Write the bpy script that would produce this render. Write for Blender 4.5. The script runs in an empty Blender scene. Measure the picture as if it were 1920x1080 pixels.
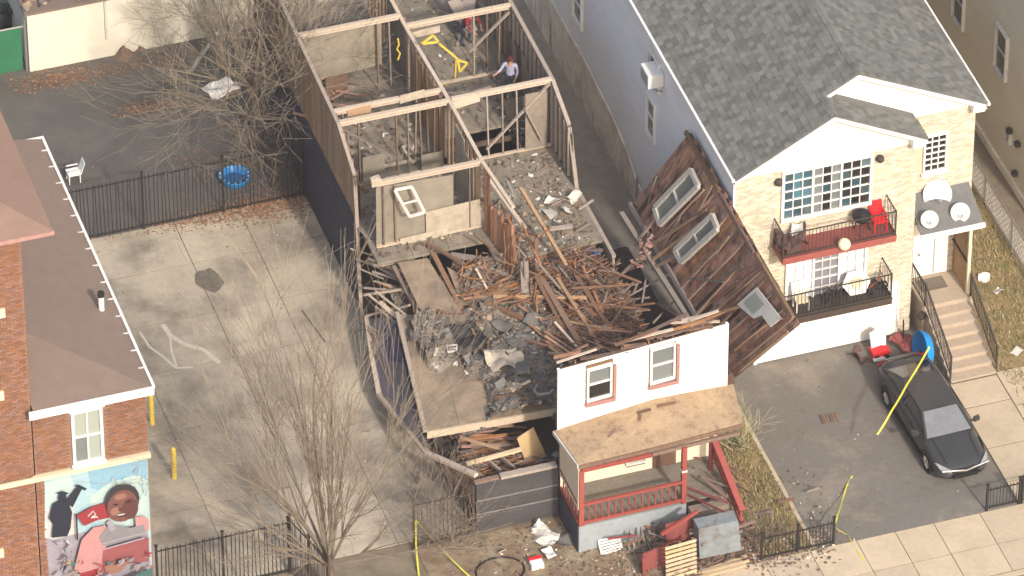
import bpy, math, random
from mathutils import Vector as V, Matrix
random.seed(7)
SC = bpy.context.scene
COL = SC.collection

# ---------------------------------------------------------------- camera, sky, sun, exposure
cd = bpy.data.cameras.new('camera'); cam = bpy.data.objects.new('camera', cd); COL.objects.link(cam)
cam.location = (-53.06, -160.44, 139.30)
cam.rotation_euler = (V((0, 0, 0)) - V(cam.location)).to_track_quat('-Z', 'Y').to_euler()
cd.sensor_width = 36.0; cd.lens = 36.0 * 12500 / 1920; cd.clip_start = 1.0; cd.clip_end = 6000
SC.camera = cam
SUN_DIR = V((0.10, -0.83, 0.58)).normalized()        # towards the sun
wd = bpy.data.worlds.new('World'); SC.world = wd; wd.use_nodes = True
nt = wd.node_tree; bgn = nt.nodes['Background']; sky = nt.nodes.new('ShaderNodeTexSky')
sky.sky_type = 'NISHITA'; sky.sun_disc = False
sky.sun_elevation = math.asin(SUN_DIR.z); sky.sun_rotation = math.atan2(SUN_DIR.x, SUN_DIR.y)
sky.air_density = 1.2; sky.dust_density = 4.0; sky.ozone_density = 0.4
nt.links.new(sky.outputs[0], bgn.inputs[0]); bgn.inputs[1].default_value = 0.15
sl = bpy.data.lights.new('sun', 'SUN'); sl.energy = 2.8; sl.angle = math.radians(3.0); sl.color = (1.0, 0.91, 0.81)
so = bpy.data.objects.new('sun', sl); COL.objects.link(so); so.location = (10, -60, 60)
so.rotation_euler = (-SUN_DIR).to_track_quat('-Z', 'Y').to_euler()
vs = SC.view_settings; vs.view_transform = 'Standard'; vs.look = 'None'; vs.gamma = 1.0; vs.exposure = 0.50
vs.use_curve_mapping = False

# ---------------------------------------------------------------- materials
def mat(name, col, rough=0.85, nz=None, var=0.0, bump=0.0, bscale=20.0, col2=None, metal=0.0, spec=0.25, hue=0.0, stain=None):
    """base colour + noise mottling (nz = (scale, amount)), second colour col2 by noise, value change per piece"""
    m = bpy.data.materials.new(name); m.use_nodes = True
    t = m.node_tree; N = t.nodes; L = t.links
    b = N['Principled BSDF']; b.inputs['Roughness'].default_value = rough; b.inputs['Metallic'].default_value = metal
    b.inputs['Specular IOR Level'].default_value = spec
    geo = N.new('ShaderNodeNewGeometry')
    cur = N.new('ShaderNodeRGB'); cur.outputs[0].default_value = (*col, 1); out = cur.outputs[0]
    def noise(sc, det=4.0, rg=0.6):
        n = N.new('ShaderNodeTexNoise'); n.inputs['Scale'].default_value = sc; n.inputs['Detail'].default_value = det
        n.inputs['Roughness'].default_value = rg; L.new(geo.outputs['Position'], n.inputs['Vector']); return n.outputs['Fac']
    def mapr(s, a, b_, c, d):
        r = N.new('ShaderNodeMapRange'); L.new(s, r.inputs[0])
        for i, v in enumerate((a, b_, c, d)): r.inputs[i + 1].default_value = v
        return r.outputs[0]
    def mix(fac, a, bb, typ='MIX'):
        x = N.new('ShaderNodeMix'); x.data_type = 'RGBA'; x.blend_type = typ
        if isinstance(fac, float): x.inputs[0].default_value = fac
        else: L.new(fac, x.inputs[0])
        for s, i in ((a, 6), (bb, 7)):
            if isinstance(s, tuple): x.inputs[i].default_value = (*s, 1)
            else: L.new(s, x.inputs[i])
        return x.outputs[2]
    if col2 is not None:
        c2, sc, lo, hi = col2
        out = mix(mapr(noise(sc, 6.0, 0.65), lo, hi, 0.0, 1.0), out, c2)
    if stain is not None:
        c3, sc, lo, hi = stain
        out = mix(mapr(noise(sc, 5.0, 0.7), lo, hi, 0.0, 1.0), out, c3)
    if nz is not None or var > 0:
        val = None
        if nz is not None:
            val = mapr(noise(nz[0], 5.0, 0.7), 0.25, 0.75, 1 - nz[1], 1 + nz[1])
        if var > 0:
            oi = N.new('ShaderNodeObjectInfo'); ad = N.new('ShaderNodeMath'); ad.operation = 'ADD'
            L.new(oi.outputs['Random'], ad.inputs[0]); L.new(geo.outputs['Random Per Island'], ad.inputs[1])
            fr = N.new('ShaderNodeMath'); fr.operation = 'FRACT'; L.new(ad.outputs[0], fr.inputs[0])
            vv = mapr(fr.outputs[0], 0, 1, 1 - var, 1 + var)
            if val is None: val = vv
            else:
                mu = N.new('ShaderNodeMath'); mu.operation = 'MULTIPLY'; L.new(val, mu.inputs[0]); L.new(vv, mu.inputs[1]); val = mu.outputs[0]
            if hue > 0:
                h = N.new('ShaderNodeHueSaturation'); L.new(out, h.inputs['Color'])
                m2 = N.new('ShaderNodeMath'); m2.operation = 'MULTIPLY'; m2.inputs[1].default_value = 7.31; L.new(fr.outputs[0], m2.inputs[0])
                f2 = N.new('ShaderNodeMath'); f2.operation = 'FRACT'; L.new(m2.outputs[0], f2.inputs[0])
                L.new(mapr(f2.outputs[0], 0, 1, 1 - hue * 3, 1 + hue * 3), h.inputs['Saturation'])
                L.new(mapr(f2.outputs[0], 0, 1, 0.5 - hue * .1, 0.5 + hue * .1), h.inputs['Hue']); out = h.outputs[0]
        sc_ = N.new('ShaderNodeVectorMath'); sc_.operation = 'SCALE'; L.new(out, sc_.inputs[0]); L.new(val, sc_.inputs['Scale'])
        out = sc_.outputs[0]
    L.new(out, b.inputs['Base Color'])
    if bump > 0:
        bp = N.new('ShaderNodeBump'); bp.inputs['Strength'].default_value = bump; bp.inputs['Distance'].default_value = 0.02
        L.new(noise(bscale, 6.0), bp.inputs['Height']); L.new(bp.outputs[0], b.inputs['Normal'])
    return m

M = {}
def D(k, *a, **kw): M[k] = mat(k, *a, **kw)
D('earth', (.20, .165, .12), nz=(1.5, .35), bump=.4, bscale=8)
D('dirt', (.20, .14, .095), nz=(3, .35), bump=.5, bscale=14, col2=((.30, .25, .17), .8, .45, .62))
D('asphalt_old', (.118, .111, .102), nz=(1.2, .18), bump=.25, bscale=60, col2=((.15, .135, .115), .25, .4, .65))
D('asphalt_drive', (.172, .158, .14), nz=(6, .14), bump=.25, bscale=60, col2=((.15, .13, .108), .9, .52, .75), stain=((.27, .235, .19), .5, .5, .72))
D('concrete_lot', (.48, .42, .325), nz=(5, .12), bump=.15, bscale=40, col2=((.23, .20, .16), .38, .44, .66), stain=((.50, .445, .36), .8, .60, .76), var=.05)
D('concrete_walk', (.52, .43, .31), nz=(6, .10), bump=.15, bscale=40, col2=((.44, .36, .26), 1.0, .45, .7), var=.07)
D('concrete_step', (.42, .34, .26), nz=(6, .12), bump=.15, bscale=40, var=.05)
D('concrete_alley', (.30, .265, .215), nz=(2, .22), bump=.2, bscale=30)
D('foundation', (.74, .68, .58), nz=(1.4, .25), bump=.2, bscale=20, col2=((.55, .50, .42), .9, .5, .7))
D('foundation_stain', (.56, .50, .42), nz=(3, .2))
D('siding_lilac', (.23, .205, .235), rough=.8, nz=(4, .25), var=.15)
D('blue_tarp', (.075, .085, .17), rough=.7, nz=(3, .2))
D('rub_dark_felt', (.13, .115, .105), rough=.95, nz=(6, .35), bump=.5, bscale=15)
D('block_dull', (.205, .23, .245), rough=.9, nz=(5, .25), col2=((.15, .14, .13), 2.2, .5, .66))
D('balcony_red', (.30, .09, .075), rough=.6, nz=(6, .15))
D('lath_red', (.27, .14, .095), rough=.9, nz=(8, .3), var=.4, hue=.05)
D('soil_and_gap_shade', (.085, .065, .055), rough=.95, nz=(4, .4), bump=.7, bscale=14)  # charred soil of the heap; in the alley gap it paints the shade
D('frame_grey', (.50, .47, .42), rough=.7, nz=(6, .2))
D('patch', (.16, .14, .11), nz=(5, .3), bump=.3, bscale=40)
D('paint_mark', (.60, .55, .45), nz=(9, .18))
D('tar', (.10, .085, .07))
D('road', (.20, .19, .175), nz=(5, .15), bump=.2, bscale=60)
D('white_vinyl', (.80, .77, .70), rough=.55, nz=(.8, .05), var=.02)
D('grey_vinyl', (.80, .79, .80), rough=.6, nz=(.6, .07), var=.02)
D('white_trim', (.82, .80, .76), rough=.5)
D('dull_white', (.62, .60, .56), rough=.7, nz=(3, .15))
D('beige_siding', (.62, .58, .48), rough=.7, nz=(.5, .07), var=.02)
D('pale_brick', (.60, .535, .42), rough=.85, nz=(30, .12), var=.22, hue=.07)
D('pale_mortar', (.56, .48, .36), nz=(8, .1))
D('red_brick', (.245, .125, .082), rough=.85, nz=(20, .12), var=.20, hue=.06)
D('red_mortar', (.26, .17, .125), nz=(8, .15))
D('shingle_grey', (.168, .168, .150), rough=.9, nz=(2.0, .2), var=.25, hue=.06)
D('brush', (.36, .34, .20), rough=.95, var=.35)
D('shed_wall', (.74, .70, .58), rough=.8, nz=(1.2, .06))
D('shingle_brown', (.22, .165, .135), rough=.92, nz=(2.5, .10), var=.07)
D('roof_brown', (.26, .17, .13), rough=.92, nz=(2.5, .10), var=.06)
D('roof_felt', (.15, .15, .15), rough=.9, nz=(4, .15))
D('porch_shingle', (.40, .285, .185), rough=.95, nz=(18, .28), var=.05, col2=((.23, .16, .105), 4, .5, .68), stain=((.46, .34, .21), .8, .5, .7), bump=.3, bscale=50)
D('navy_siding', (.055, .055, .078), rough=.7, nz=(2, .25), var=.1)
D('grey_siding', (.062, .058, .060), rough=.75, nz=(3, .2), var=.1)
D('old_board', (.19, .125, .09), rough=.9, nz=(9, .3), var=.25, hue=.08)
D('wall_board', (.33, .235, .16), rough=.9, nz=(6, .25), var=.2, hue=.06)
D('grey_board', (.29, .24, .19), rough=.9, nz=(5, .25), var=.18, hue=.05)
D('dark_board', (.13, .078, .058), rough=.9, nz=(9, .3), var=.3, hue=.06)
D('panel_board', (.42, .235, .165), rough=.9, nz=(2.6, .45), var=.25, hue=.06, col2=((.13, .09, .075), 1.6, .5, .66))
D('panel_stud', (.36, .25, .18), rough=.9, nz=(8, .25), var=.3, hue=.08)
D('stud', (.235, .165, .115), rough=.85, nz=(10, .2), var=.25, hue=.07)
D('plate', (.52, .425, .335), rough=.85, nz=(7, .15), var=.08, hue=.04)
D('plate_grey', (.35, .295, .25), rough=.85, nz=(7, .2), var=.12, hue=.04)
D('timber_orange', (.33, .165, .09), rough=.85, nz=(10, .25), var=.42, hue=.05)
D('timber_tan', (.40, .26, .165), rough=.85, nz=(10, .2), var=.3, hue=.05)
D('timber_brown', (.19, .115, .08), rough=.88, nz=(10, .25), var=.35, hue=.08)
D('timber_grey', (.24, .20, .17), rough=.9, nz=(10, .25), var=.3, hue=.05)
D('timber_pale', (.62, .50, .36), rough=.85, nz=(10, .15), var=.18, hue=.05)
D('plywood', (.30, .23, .165), rough=.9, nz=(3, .25), col2=((.16, .13, .10), .9, .42, .68), var=.06)
D('osb', (.52, .37, .19), rough=.9, nz=(25, .2), var=.05)
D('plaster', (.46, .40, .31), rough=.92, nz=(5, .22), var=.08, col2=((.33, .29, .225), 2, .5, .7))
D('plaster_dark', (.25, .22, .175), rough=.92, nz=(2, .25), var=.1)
D('floor_dust', (.225, .195, .155), rough=.95, nz=(3, .28), bump=.3, bscale=20, col2=((.33, .29, .23), 1.4, .52, .7))
D('rub_grey', (.19, .17, .145), rough=.95, nz=(8, .25), var=.4, hue=.06)
D('rub_blue', (.155, .15, .14), rough=.95, nz=(8, .25), var=.4, hue=.06)
D('rub_tan', (.36, .28, .19), rough=.95, nz=(8, .2), var=.35, hue=.08)
D('rub_pale', (.58, .54, .48), rough=.9, var=.25)
D('rub_dark', (.12, .09, .075), rough=.95, var=.4)
D('rub_heap', (.15, .13, .11), rough=.95, nz=(5, .45), bump=.8, bscale=12, col2=((.23, .21, .185), 1.2, .45, .65))
D('felt_torn', (.16, .15, .135), rough=.95, nz=(5, .35), bump=.5, bscale=15)
D('red_paint', (.30, .075, .062), rough=.6, nz=(7, .15), var=.06)
D('red_worn', (.25, .06, .05), rough=.7, nz=(6, .3), var=.1)
D('maroon', (.24, .07, .065), rough=.7, nz=(4, .2))
D('blue_block', (.29, .32, .34), rough=.8, nz=(4, .14), col2=((.27, .30, .33), 1.5, .5, .75))
D('porch_floor', (.20, .18, .15), rough=.85, nz=(6, .2), var=.1)
D('porch_wall', (.66, .58, .44), rough=.8, nz=(2, .08), var=.03)
D('trim_rose', (.36, .19, .175), rough=.7, nz=(5, .15))
D('iron', (.022, .020, .019), rough=.55, spec=.4)
D('iron_rust', (.07, .05, .04), rough=.7, nz=(9, .3))
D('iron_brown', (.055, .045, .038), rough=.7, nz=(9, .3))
D('steel', (.40, .39, .37), rough=.45, metal=.6)
D('glass', (.035, .045, .055), rough=.06, spec=.8, var=.3)
D('glass_teal', (.06, .12, .15), rough=.08, spec=.8, var=.5, hue=.1)
D('glass_dark', (.014, .014, .016), rough=.08, spec=.7, var=.3)
D('glass_grey', (.16, .18, .18), rough=.15, spec=.6, var=.12)
D('glass_green', (.33, .37, .33), rough=.2, spec=.5)
D('curtain', (.62, .63, .68), rough=.9, nz=(6, .2), var=.08)
D('screen', (.20, .20, .23), rough=.5)
D('car_paint', (.042, .042, .044), rough=.30, spec=.5, nz=(3, .15))
D('car_glass', (.045, .052, .06), rough=.10, spec=.9)
D('tyre', (.016, .016, .016), rough=.9)
D('chrome', (.55, .55, .55), rough=.2, metal=.9)
D('lamp_lens', (.26, .27, .28), rough=.12, spec=.8)
D('tail_lens', (.30, .015, .012), rough=.2, spec=.6)
D('black_plastic', (.018, .018, .02), rough=.5)
D('grey_plastic', (.35, .35, .35), rough=.5)
D('white_plastic', (.80, .80, .77), rough=.5)
D('blue_plastic', (.015, .24, .60), rough=.4)
D('blue_deep', (.02, .12, .32), rough=.5, nz=(4, .2))
D('red_plastic', (.62, .022, .03), rough=.4)
D('yellow', (.66, .50, .08), rough=.5, nz=(5, .08))
D('tape', (.60, .56, .07), rough=.5)
D('yellow_dull', (.58, .42, .06), rough=.6)
D('green_mesh', (.035, .17, .085), rough=.85, nz=(2, .12))
D('bark', (.225, .185, .14), rough=.95, nz=(12, .2), var=.2)
D('bark_dark', (.17, .13, .095), rough=.95, nz=(12, .2), var=.2)
D('vine', (.17, .14, .115), rough=.95, var=.35, hue=.05)
D('dry_grass', (.31, .24, .125), rough=.95, var=.4, hue=.06)
D('green_grass', (.16, .155, .055), rough=.95, var=.35, hue=.1)
D('straw_soil', (.27, .20, .10), nz=(5, .35), bump=.5, bscale=20, col2=((.15, .145, .06), .9, .5, .68))
D('leaf_rust', (.28, .155, .09), rough=.95, var=.4, hue=.05)
D('skin', (.45, .26, .18), rough=.6)
D('hair', (.02, .015, .012), rough=.8)
D('shirt_lav', (.40, .40, .54), rough=.9, nz=(8, .1))
D('jeans', (.06, .075, .12), rough=.9, nz=(8, .15))
D('jacket_red', (.40, .05, .06), rough=.85, nz=(8, .1))
D('cap_dark', (.10, .015, .02), rough=.8)
D('pine', (.54, .41, .26), rough=.8, nz=(9, .15), var=.15, hue=.05)
D('wood_panel', (.36, .22, .11), rough=.75, nz=(5, .15))
D('brown_cloth', (.13, .075, .07), rough=.95, nz=(5, .2))
D('cream', (.66, .60, .42), rough=.6)
D('pink_scrap', (.40, .235, .20), rough=.9, var=.25, nz=(6, .2))
for k, c in dict(sky_a=(.28, .56, .74), sky_b=(.44, .70, .80), sky_c=(.58, .78, .76), navy=(.03, .035, .06), skin=(.24, .09, .075), skin_lo=(.15, .055, .05), skin_hi=(.40, .18, .13),
                 hair=(.055, .05, .055), red=(.42, .03, .045), pink=(.66, .30, .30), pink_lo=(.40, .10, .11), white=(.74, .72, .72), grey=(.30, .29, .31), lil=(.42, .38, .46),
                 teal=(.07, .18, .18), dark=(.04, .035, .04), tan=(.42, .30, .22), ink=(.07, .02, .02)).items():
    D('mural_' + k, tuple(.68 * (v * .85 + .15 * sum(c) / 3) for v in c), rough=.75, nz=(7, .12))

# ---------------------------------------------------------------- mesh helpers
class MB:
    def __init__(s): s.v = []; s.f = []; s.m = []
    def add(s, pts, faces, m=0):
        o = len(s.v); s.v += [tuple(p) for p in pts]
        for f in faces: s.f.append(tuple(i + o for i in f)); s.m.append(m)
        return s
    def box(s, x0, x1, y0, y1, z0, z1, m=0):
        p = [(x, y, z) for z in (z0, z1) for y in (y0, y1) for x in (x0, x1)]
        return s.add(p, [(0, 2, 3, 1), (4, 5, 7, 6), (0, 1, 5, 4), (2, 6, 7, 3), (0, 4, 6, 2), (1, 3, 7, 5)], m)
    def obox(s, c, a, b, d, m=0):
        c = V(c); a = V(a); b = V(b); d = V(d)
        p = [c + a * x + b * y + d * z for z in (-1, 1) for y in (-1, 1) for x in (-1, 1)]
        return s.add(p, [(0, 2, 3, 1), (4, 5, 7, 6), (0, 1, 5, 4), (2, 6, 7, 3), (0, 4, 6, 2), (1, 3, 7, 5)], m)
    def bar(s, p, q, w, h, m=0, up=(0, 0, 1)):
        p = V(p); q = V(q); d = (q - p); L = d.length; d.normalize(); u = V(up)
        if abs(d.dot(u)) > .97: u = V((0, 1, 0))
        a = d.cross(u).normalized(); b = a.cross(d)
        return s.obox((p + q) / 2, d * L / 2, a * w / 2, b * h / 2, m)
    def tube(s, pts, r, n=6, m=0, caps=True):
        pts = [V(p) for p in pts]; k = len(pts)
        rs = r if isinstance(r, (list, tuple)) else [r] * k
        ring = []; o = len(s.v)
        for i, p in enumerate(pts):
            d = (pts[min(i + 1, k - 1)] - pts[max(i - 1, 0)])
            d = d.normalized() if d.length > 1e-9 else V((0, 0, 1))
            u = V((0, 0, 1)) if abs(d.z) < .9 else V((1, 0, 0))
            a = d.cross(u).normalized(); b = d.cross(a)
            for j in range(n):
                t = 2 * math.pi * j / n
                s.v.append(tuple(p + (a * math.cos(t) + b * math.sin(t)) * rs[i]))
        for i in range(k - 1):
            for j in range(n):
                s.f.append((o + i * n + j, o + i * n + (j + 1) % n, o + (i + 1) * n + (j + 1) % n, o + (i + 1) * n + j)); s.m.append(m)
        if caps:
            s.f.append(tuple(o + j for j in range(n))); s.m.append(m)
            s.f.append(tuple(o + (k - 1) * n + j for j in reversed(range(n)))); s.m.append(m)
        return s
    def prism(s, poly, vec, m=0):
        n = len(poly); v = V(vec); p = [V(q) for q in poly]; p2 = [q + v for q in p]
        fs = [tuple(range(n)), tuple(reversed(range(n, 2 * n)))] + [(i, i + n, (i + 1) % n + n, (i + 1) % n) for i in range(n)]
        return s.add(p + p2, fs, m)
    def lathe(s, c, prof, n=16, m=0, axis=(0, 0, 1)):
        c = V(c); ax = V(axis).normalized(); u = V((1, 0, 0)) if abs(ax.x) < .9 else V((0, 1, 0))
        a = ax.cross(u).normalized(); b = ax.cross(a); o = len(s.v); k = len(prof)
        for r, z in prof:
            for j in range(n):
                t = 2 * math.pi * j / n; s.v.append(tuple(c + ax * z + (a * math.cos(t) + b * math.sin(t)) * r))
        for i in range(k - 1):
            for j in range(n):
                s.f.append((o + i * n + j, o + i * n + (j + 1) % n, o + (i + 1) * n + (j + 1) % n, o + (i + 1) * n + j)); s.m.append(m)
        return s
    def build(s, name, mats, parent=None, kind=None, smooth=False, local=False):
        me = bpy.data.meshes.new(name); me.from_pydata(s.v, [], s.f); 
        ms = mats if isinstance(mats, (list, tuple)) else [mats]
        for x in ms: me.materials.append(M[x] if isinstance(x, str) else x)
        if len(ms) > 1: me.polygons.foreach_set('material_index', s.m)
        if smooth: me.polygons.foreach_set('use_smooth', [True] * len(s.f))
        me.update()
        o = bpy.data.objects.new(name, me); COL.objects.link(o)
        if parent is not None:
            o.parent = parent
            if not local and parent.parent is None: o.matrix_parent_inverse = Matrix.Translation(-V(parent.location))
        elif not local and len(s.v):
            xs = [p[0] for p in s.v]; ys = [p[1] for p in s.v]; zs = [p[2] for p in s.v]
            c = V(((min(xs) + max(xs)) / 2, (min(ys) + max(ys)) / 2, min(zs)))
            me.transform(Matrix.Translation(-c)); o.location = c
        if kind: o['kind'] = kind
        return o

def tag(o, label, cat=None, group=None, kind=None):
    o['label'] = label
    if cat: o['category'] = cat
    if group: o['group'] = group
    if kind: o['kind'] = kind
    return o
def thing(name, label, cat, loc=(0, 0, 0), rz=0.0, group=None):
    o = bpy.data.objects.new(name, None); COL.objects.link(o); o.location = loc; o.rotation_euler = (0, 0, rz); o.empty_display_size = .3
    return tag(o, label, cat, group)
def copy_tree(o, parent=None):
    c = o.copy(); COL.objects.link(c)
    if parent is not None: c.parent = parent
    for ch in list(o.children): copy_tree(ch, c)
    return c
def pieces(parent, name, mesh_mb, mats, mtxs, keep=280, local=False):
    """the first `keep` placements become objects sharing one mesh, the rest one joined stuff part"""
    if not mtxs: return
    me = None
    for i, mx in enumerate(mtxs[:keep]):
        if me is None:
            o = MB(); o.v = list(mesh_mb.v); o.f = list(mesh_mb.f); o.m = list(mesh_mb.m)
            ob = o.build(name, mats, None, local=True); me = ob.data
        else:
            ob = bpy.data.objects.new(name, me); COL.objects.link(ob)
        ob.parent = parent
        if parent is not None and parent.type == 'EMPTY' and not local: ob.matrix_parent_inverse = Matrix.Translation(-V(parent.location))
        ob.matrix_basis = mx
    if len(mtxs) > keep:
        j = MB()
        for mx in mtxs[keep:]: j.add([mx @ V(p) for p in mesh_mb.v], mesh_mb.f)
        j.build(name, mats, parent, 'stuff', local=local)

U3 = lambda a, b, t: V(a) * (1 - t) + V(b) * t
R = random.uniform
CAMP = V(cam.location)

def brickwork(parent, O, u, n, w, h, holes, m, bw=.205, bh=.072, keep=280, proud=.022):
    """real bricks on a wall face. O lower left corner, u along, n outwards; holes = [(u0,u1,z0,z1)]"""
    O = V(O); u = V(u); n = V(n); z = V((0, 0, 1))
    mb = MB(); mb.box(0, bw - .012, 0, proud, 0, bh - .012)
    out = []
    rows = int(h / bh)
    for r in range(rows):
        zz = r * bh; x = -(bw / 2 if r % 2 else 0)
        while x < w:
            a = max(x, 0); b = min(x + bw, w)
            if b - a > .05 and not any(b > q[0] and a < q[1] and zz + bh > q[2] and zz < q[3] for q in holes):
                p = O + u * a + z * zz + n * R(-.004, .006)
                s = (b - a - .012) / (bw - .012)
                mx = Matrix(((u.x * s, n.x, 0, p.x), (u.y * s, n.y, 0, p.y), (0, 0, 1, p.z), (0, 0, 0, 1)))
                out.append(mx)
            x += bw
    out.sort(key=lambda q: (q.translation - CAMP).length)
    # keep a share spread over what shows, nearest first
    pieces(parent, 'brick', mb, m, out, keep)

def lap(parent, O, u, n, w, h, course, holes, m, name='siding_board', t=.018):
    """horizontal lap boards with real steps, cut round openings"""
    O = V(O); u = V(u); n = V(n)
    z = 0.0
    while z < h - .01:
        c = min(course, h - z); iv = [(0.0, w)]
        for a, b, z0, z1 in holes:
            if z + c > z0 + .02 and z < z1 - .02:
                nv = []
                for p, q in iv:
                    if b <= p or a >= q: nv.append((p, q)); continue
                    if a > p: nv.append((p, a))
                    if b < q: nv.append((b, q))
                iv = nv
        for p, q in iv:
            mb = MB()
            if q - p < .02: continue
            A = O + u * p + V((0, 0, z)); B = O + u * q + V((0, 0, z)); up = V((0, 0, c - .002))
            mb.prism([A, A + n * (t + .012), A + n * t * .4 + up, A + up], B - A)
            mb.build(name, m, parent)
        z += course

def window(parent, O, u, n, w, h, cols=1, rows=2, sashes=1, fr=.07, depth=.08, pm='glass', fm='white_trim', mun=.022, sill=None, rec=.03, name='window'):
    """frame with muntins as the part; each pane its own sub-part"""
    O = V(O); u = V(u).normalized(); n = V(n).normalized(); z = V((0, 0, 1))
    if abs(n.dot(z)) > .1: z = n.cross(u).normalized(); z = z if z.z > 0 else -z
    f = MB()
    def bx(mb, a, b, c, d, e, g, m=0):
        mb.obox(O + u * (a + b) / 2 + z * (c + d) / 2 + n * (e + g) / 2, u * (b - a) / 2, z * (d - c) / 2, n * (g - e) / 2, m)
    bx(f, -fr, 0, -fr, h + fr, -.05, depth); bx(f, w, w + fr, -fr, h + fr, -.05, depth)
    bx(f, 0, w, -fr, 0, -.05, depth); bx(f, 0, w, h, h + fr, -.05, depth)
    sw = w / sashes
    panes = []
    for s in range(sashes):
        a0 = s * sw; a1 = a0 + sw
        if s: bx(f, a0 - .035, a0 + .035, 0, h, -.04, depth * .8)
        L0 = a0 + (.035 if s else 0); L1 = a1 - (.035 if s < sashes - 1 else 0)
        for i in range(1, cols):
            x = L0 + (L1 - L0) * i / cols; bx(f, x - mun / 2, x + mun / 2, 0, h, -rec, depth * .4)
        for j in range(1, rows):
            y = h * j / rows; bx(f, L0, L1, y - mun / 2, y + mun / 2, -rec, depth * .38)
        for i in range(cols):
            for j in range(rows):
                panes.append((L0 + (L1 - L0) * i / cols, L0 + (L1 - L0) * (i + 1) / cols, h * j / rows, h * (j + 1) / rows, s, i, j))
    if sill: bx(f, -fr - .05, w + fr + .05, -fr - sill, -fr - .003, -.02, depth + .07)
    fo = f.build(name, fm, parent)
    for a, b, c, d, s, i, j in panes:
        p = MB(); k = mun / 2 - .004
        bx(p, a + k * 0 + .006, b - .006, c + .006, d - .006, -rec - .02, -rec)
        po = p.build('pane', pm(s, i, j) if callable(pm) else pm, None, local=True); po.parent = fo
    return fo

def iron_fence(name, label, p0, p1, h, sp=.125, post_every=2.4, m='iron', group=None, rails=(.12, -.10), pw=.018):
    p0 = V(p0); p1 = V(p1); d = p1 - p0; L = d.length; u = d.normalized()
    t = thing(name, label, 'fence', p0, 0, group)
    for zz in rails:
        z = zz if zz > 0 else h + zz
        MB().bar(p0 + V((0, 0, z)), p1 + V((0, 0, z)), .035, .035).build('rail', m, t)
    k = max(1, round(L / post_every))
    for i in range(k + 1):
        q = p0 + d * i / k; MB().box(q.x - .035, q.x + .035, q.y - .035, q.y + .035, q.z, q.z + h + .12).box(q.x - .05, q.x + .05, q.y - .05, q.y + .05, q.z + h + .122, q.z + h + .16).build('post', m, t)
    mb = MB(); mb.box(-pw / 2, pw / 2, -pw / 2, pw / 2, .05, h)
    c = int(L / sp); mx = []
    for i in range(1, c):
        q = p0 + u * (i * L / c); mx.append(Matrix.Translation(q) @ Matrix.Rotation(R(-.02, .02), 4, 'Y'))
    pieces(t, 'picket', mb, m, mx, 300)
    return t

def twigs(mb, p, d, L, r, depth, spread, up, kids, seg=4, curl=.25, n=4, minr=.006):
    """a limb that bends, tapers and throws side limbs"""
    pts = [V(p)]; rs = [r]; d = V(d).normalized(); q = V(p)
    ax = V((R(-1, 1), R(-1, 1), R(-1, 1)))
    for i in range(seg):
        d = (d + ax.cross(d) * curl * R(.2, 1) * .5 + V((0, 0, up)) * .12 + V((R(-1, 1), R(-1, 1), R(-1, 1))) * .10).normalized()
        q = q + d * L / seg; pts.append(q.copy()); rs.append(max(minr, r * (1 - .72 * (i + 1) / seg)))
    mb.tube(pts, rs, n if r > .02 else 3, caps=False)
    if depth <= 0: return
    for k in range(kids):
        t = R(.25, 1.0); i = min(int(t * seg), seg - 1); b = pts[i].lerp(pts[i + 1], t * seg - i)
        dd = (pts[i + 1] - pts[i]).normalized()
        sd = V((R(-1, 1), R(-1, 1), R(-.6, 1))).normalized()
        nd = (dd + sd * spread).normalized()
        twigs(mb, b, nd, L * R(.4, .72), max(minr, rs[i] * R(.45, .65)), depth - 1, spread, up, max(2, kids - 1), max(2, seg - 1), curl, n, minr)

# ---------------------------------------------------------------- thin haze over the whole place
hz = MB().box(-720, 720, -720, 1000, -3.0, 143).build('haze', [])
hz.data.materials.clear(); hm = bpy.data.materials.new('haze'); hm.use_nodes = True; hn = hm.node_tree
for n_ in list(hn.nodes):
    if n_.type == 'BSDF_PRINCIPLED': hn.nodes.remove(n_)
pv = hn.nodes.new('ShaderNodeVolumePrincipled'); pv.inputs['Density'].default_value = 0.00028; pv.inputs['Color'].default_value = (.92, .90, .92, 1); pv.inputs['Anisotropy'].default_value = 0.2
hn.links.new(pv.outputs[0], [n_ for n_ in hn.nodes if n_.type == 'OUTPUT_MATERIAL'][0].inputs['Volume']); hz.data.materials.append(hm)
tag(hz, 'thin pale haze between the camera and the houses', kind='stuff')

# ================================================================ the setting
def slab(name, x0, x1, y0, y1, z, m, t=.12): return tag(MB().box(x0, x1, y0, y1, z - t, z).build(name, m), name.replace('_', ' '), None, None, 'structure')
g = MB().box(-600, 600, -600, 900, -1.2, -.035).build('ground', 'earth'); tag(g, 'bare brown earth under and around the lots', kind='structure')
back = MB().box(-30, -5.1, 6.8, 60, -.3, 0.0).build('back_lot', 'asphalt_old'); tag(back, 'grey worn asphalt yard behind the iron fence', kind='structure')
lot = MB().box(-15.4, -5.02, -10.9, 6.8, -.3, -.022).build('parking_lot', 'tar'); tag(lot, 'beige concrete parking lot with joints and stains beside the ruin', kind='structure')
xs = [-15.4, -12.6, -9.6, -7.35, -5.02]; ys = [-10.9, -7.2, -3.45, -.5, 1.9, 4.55, 6.8]
for i in range(4):
    for j in range(6):
        a, b, c, d = xs[i] + .012, xs[i + 1] - .012, ys[j] + .018, ys[j + 1] - .018
        zz = R(-.003, .003)
        MB().box(a, b, c, d, -.2, zz).build('concrete_slab', 'concrete_lot', lot)
pc_ = V((-9.342, 3.486, 0.008)); pp = []
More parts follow.
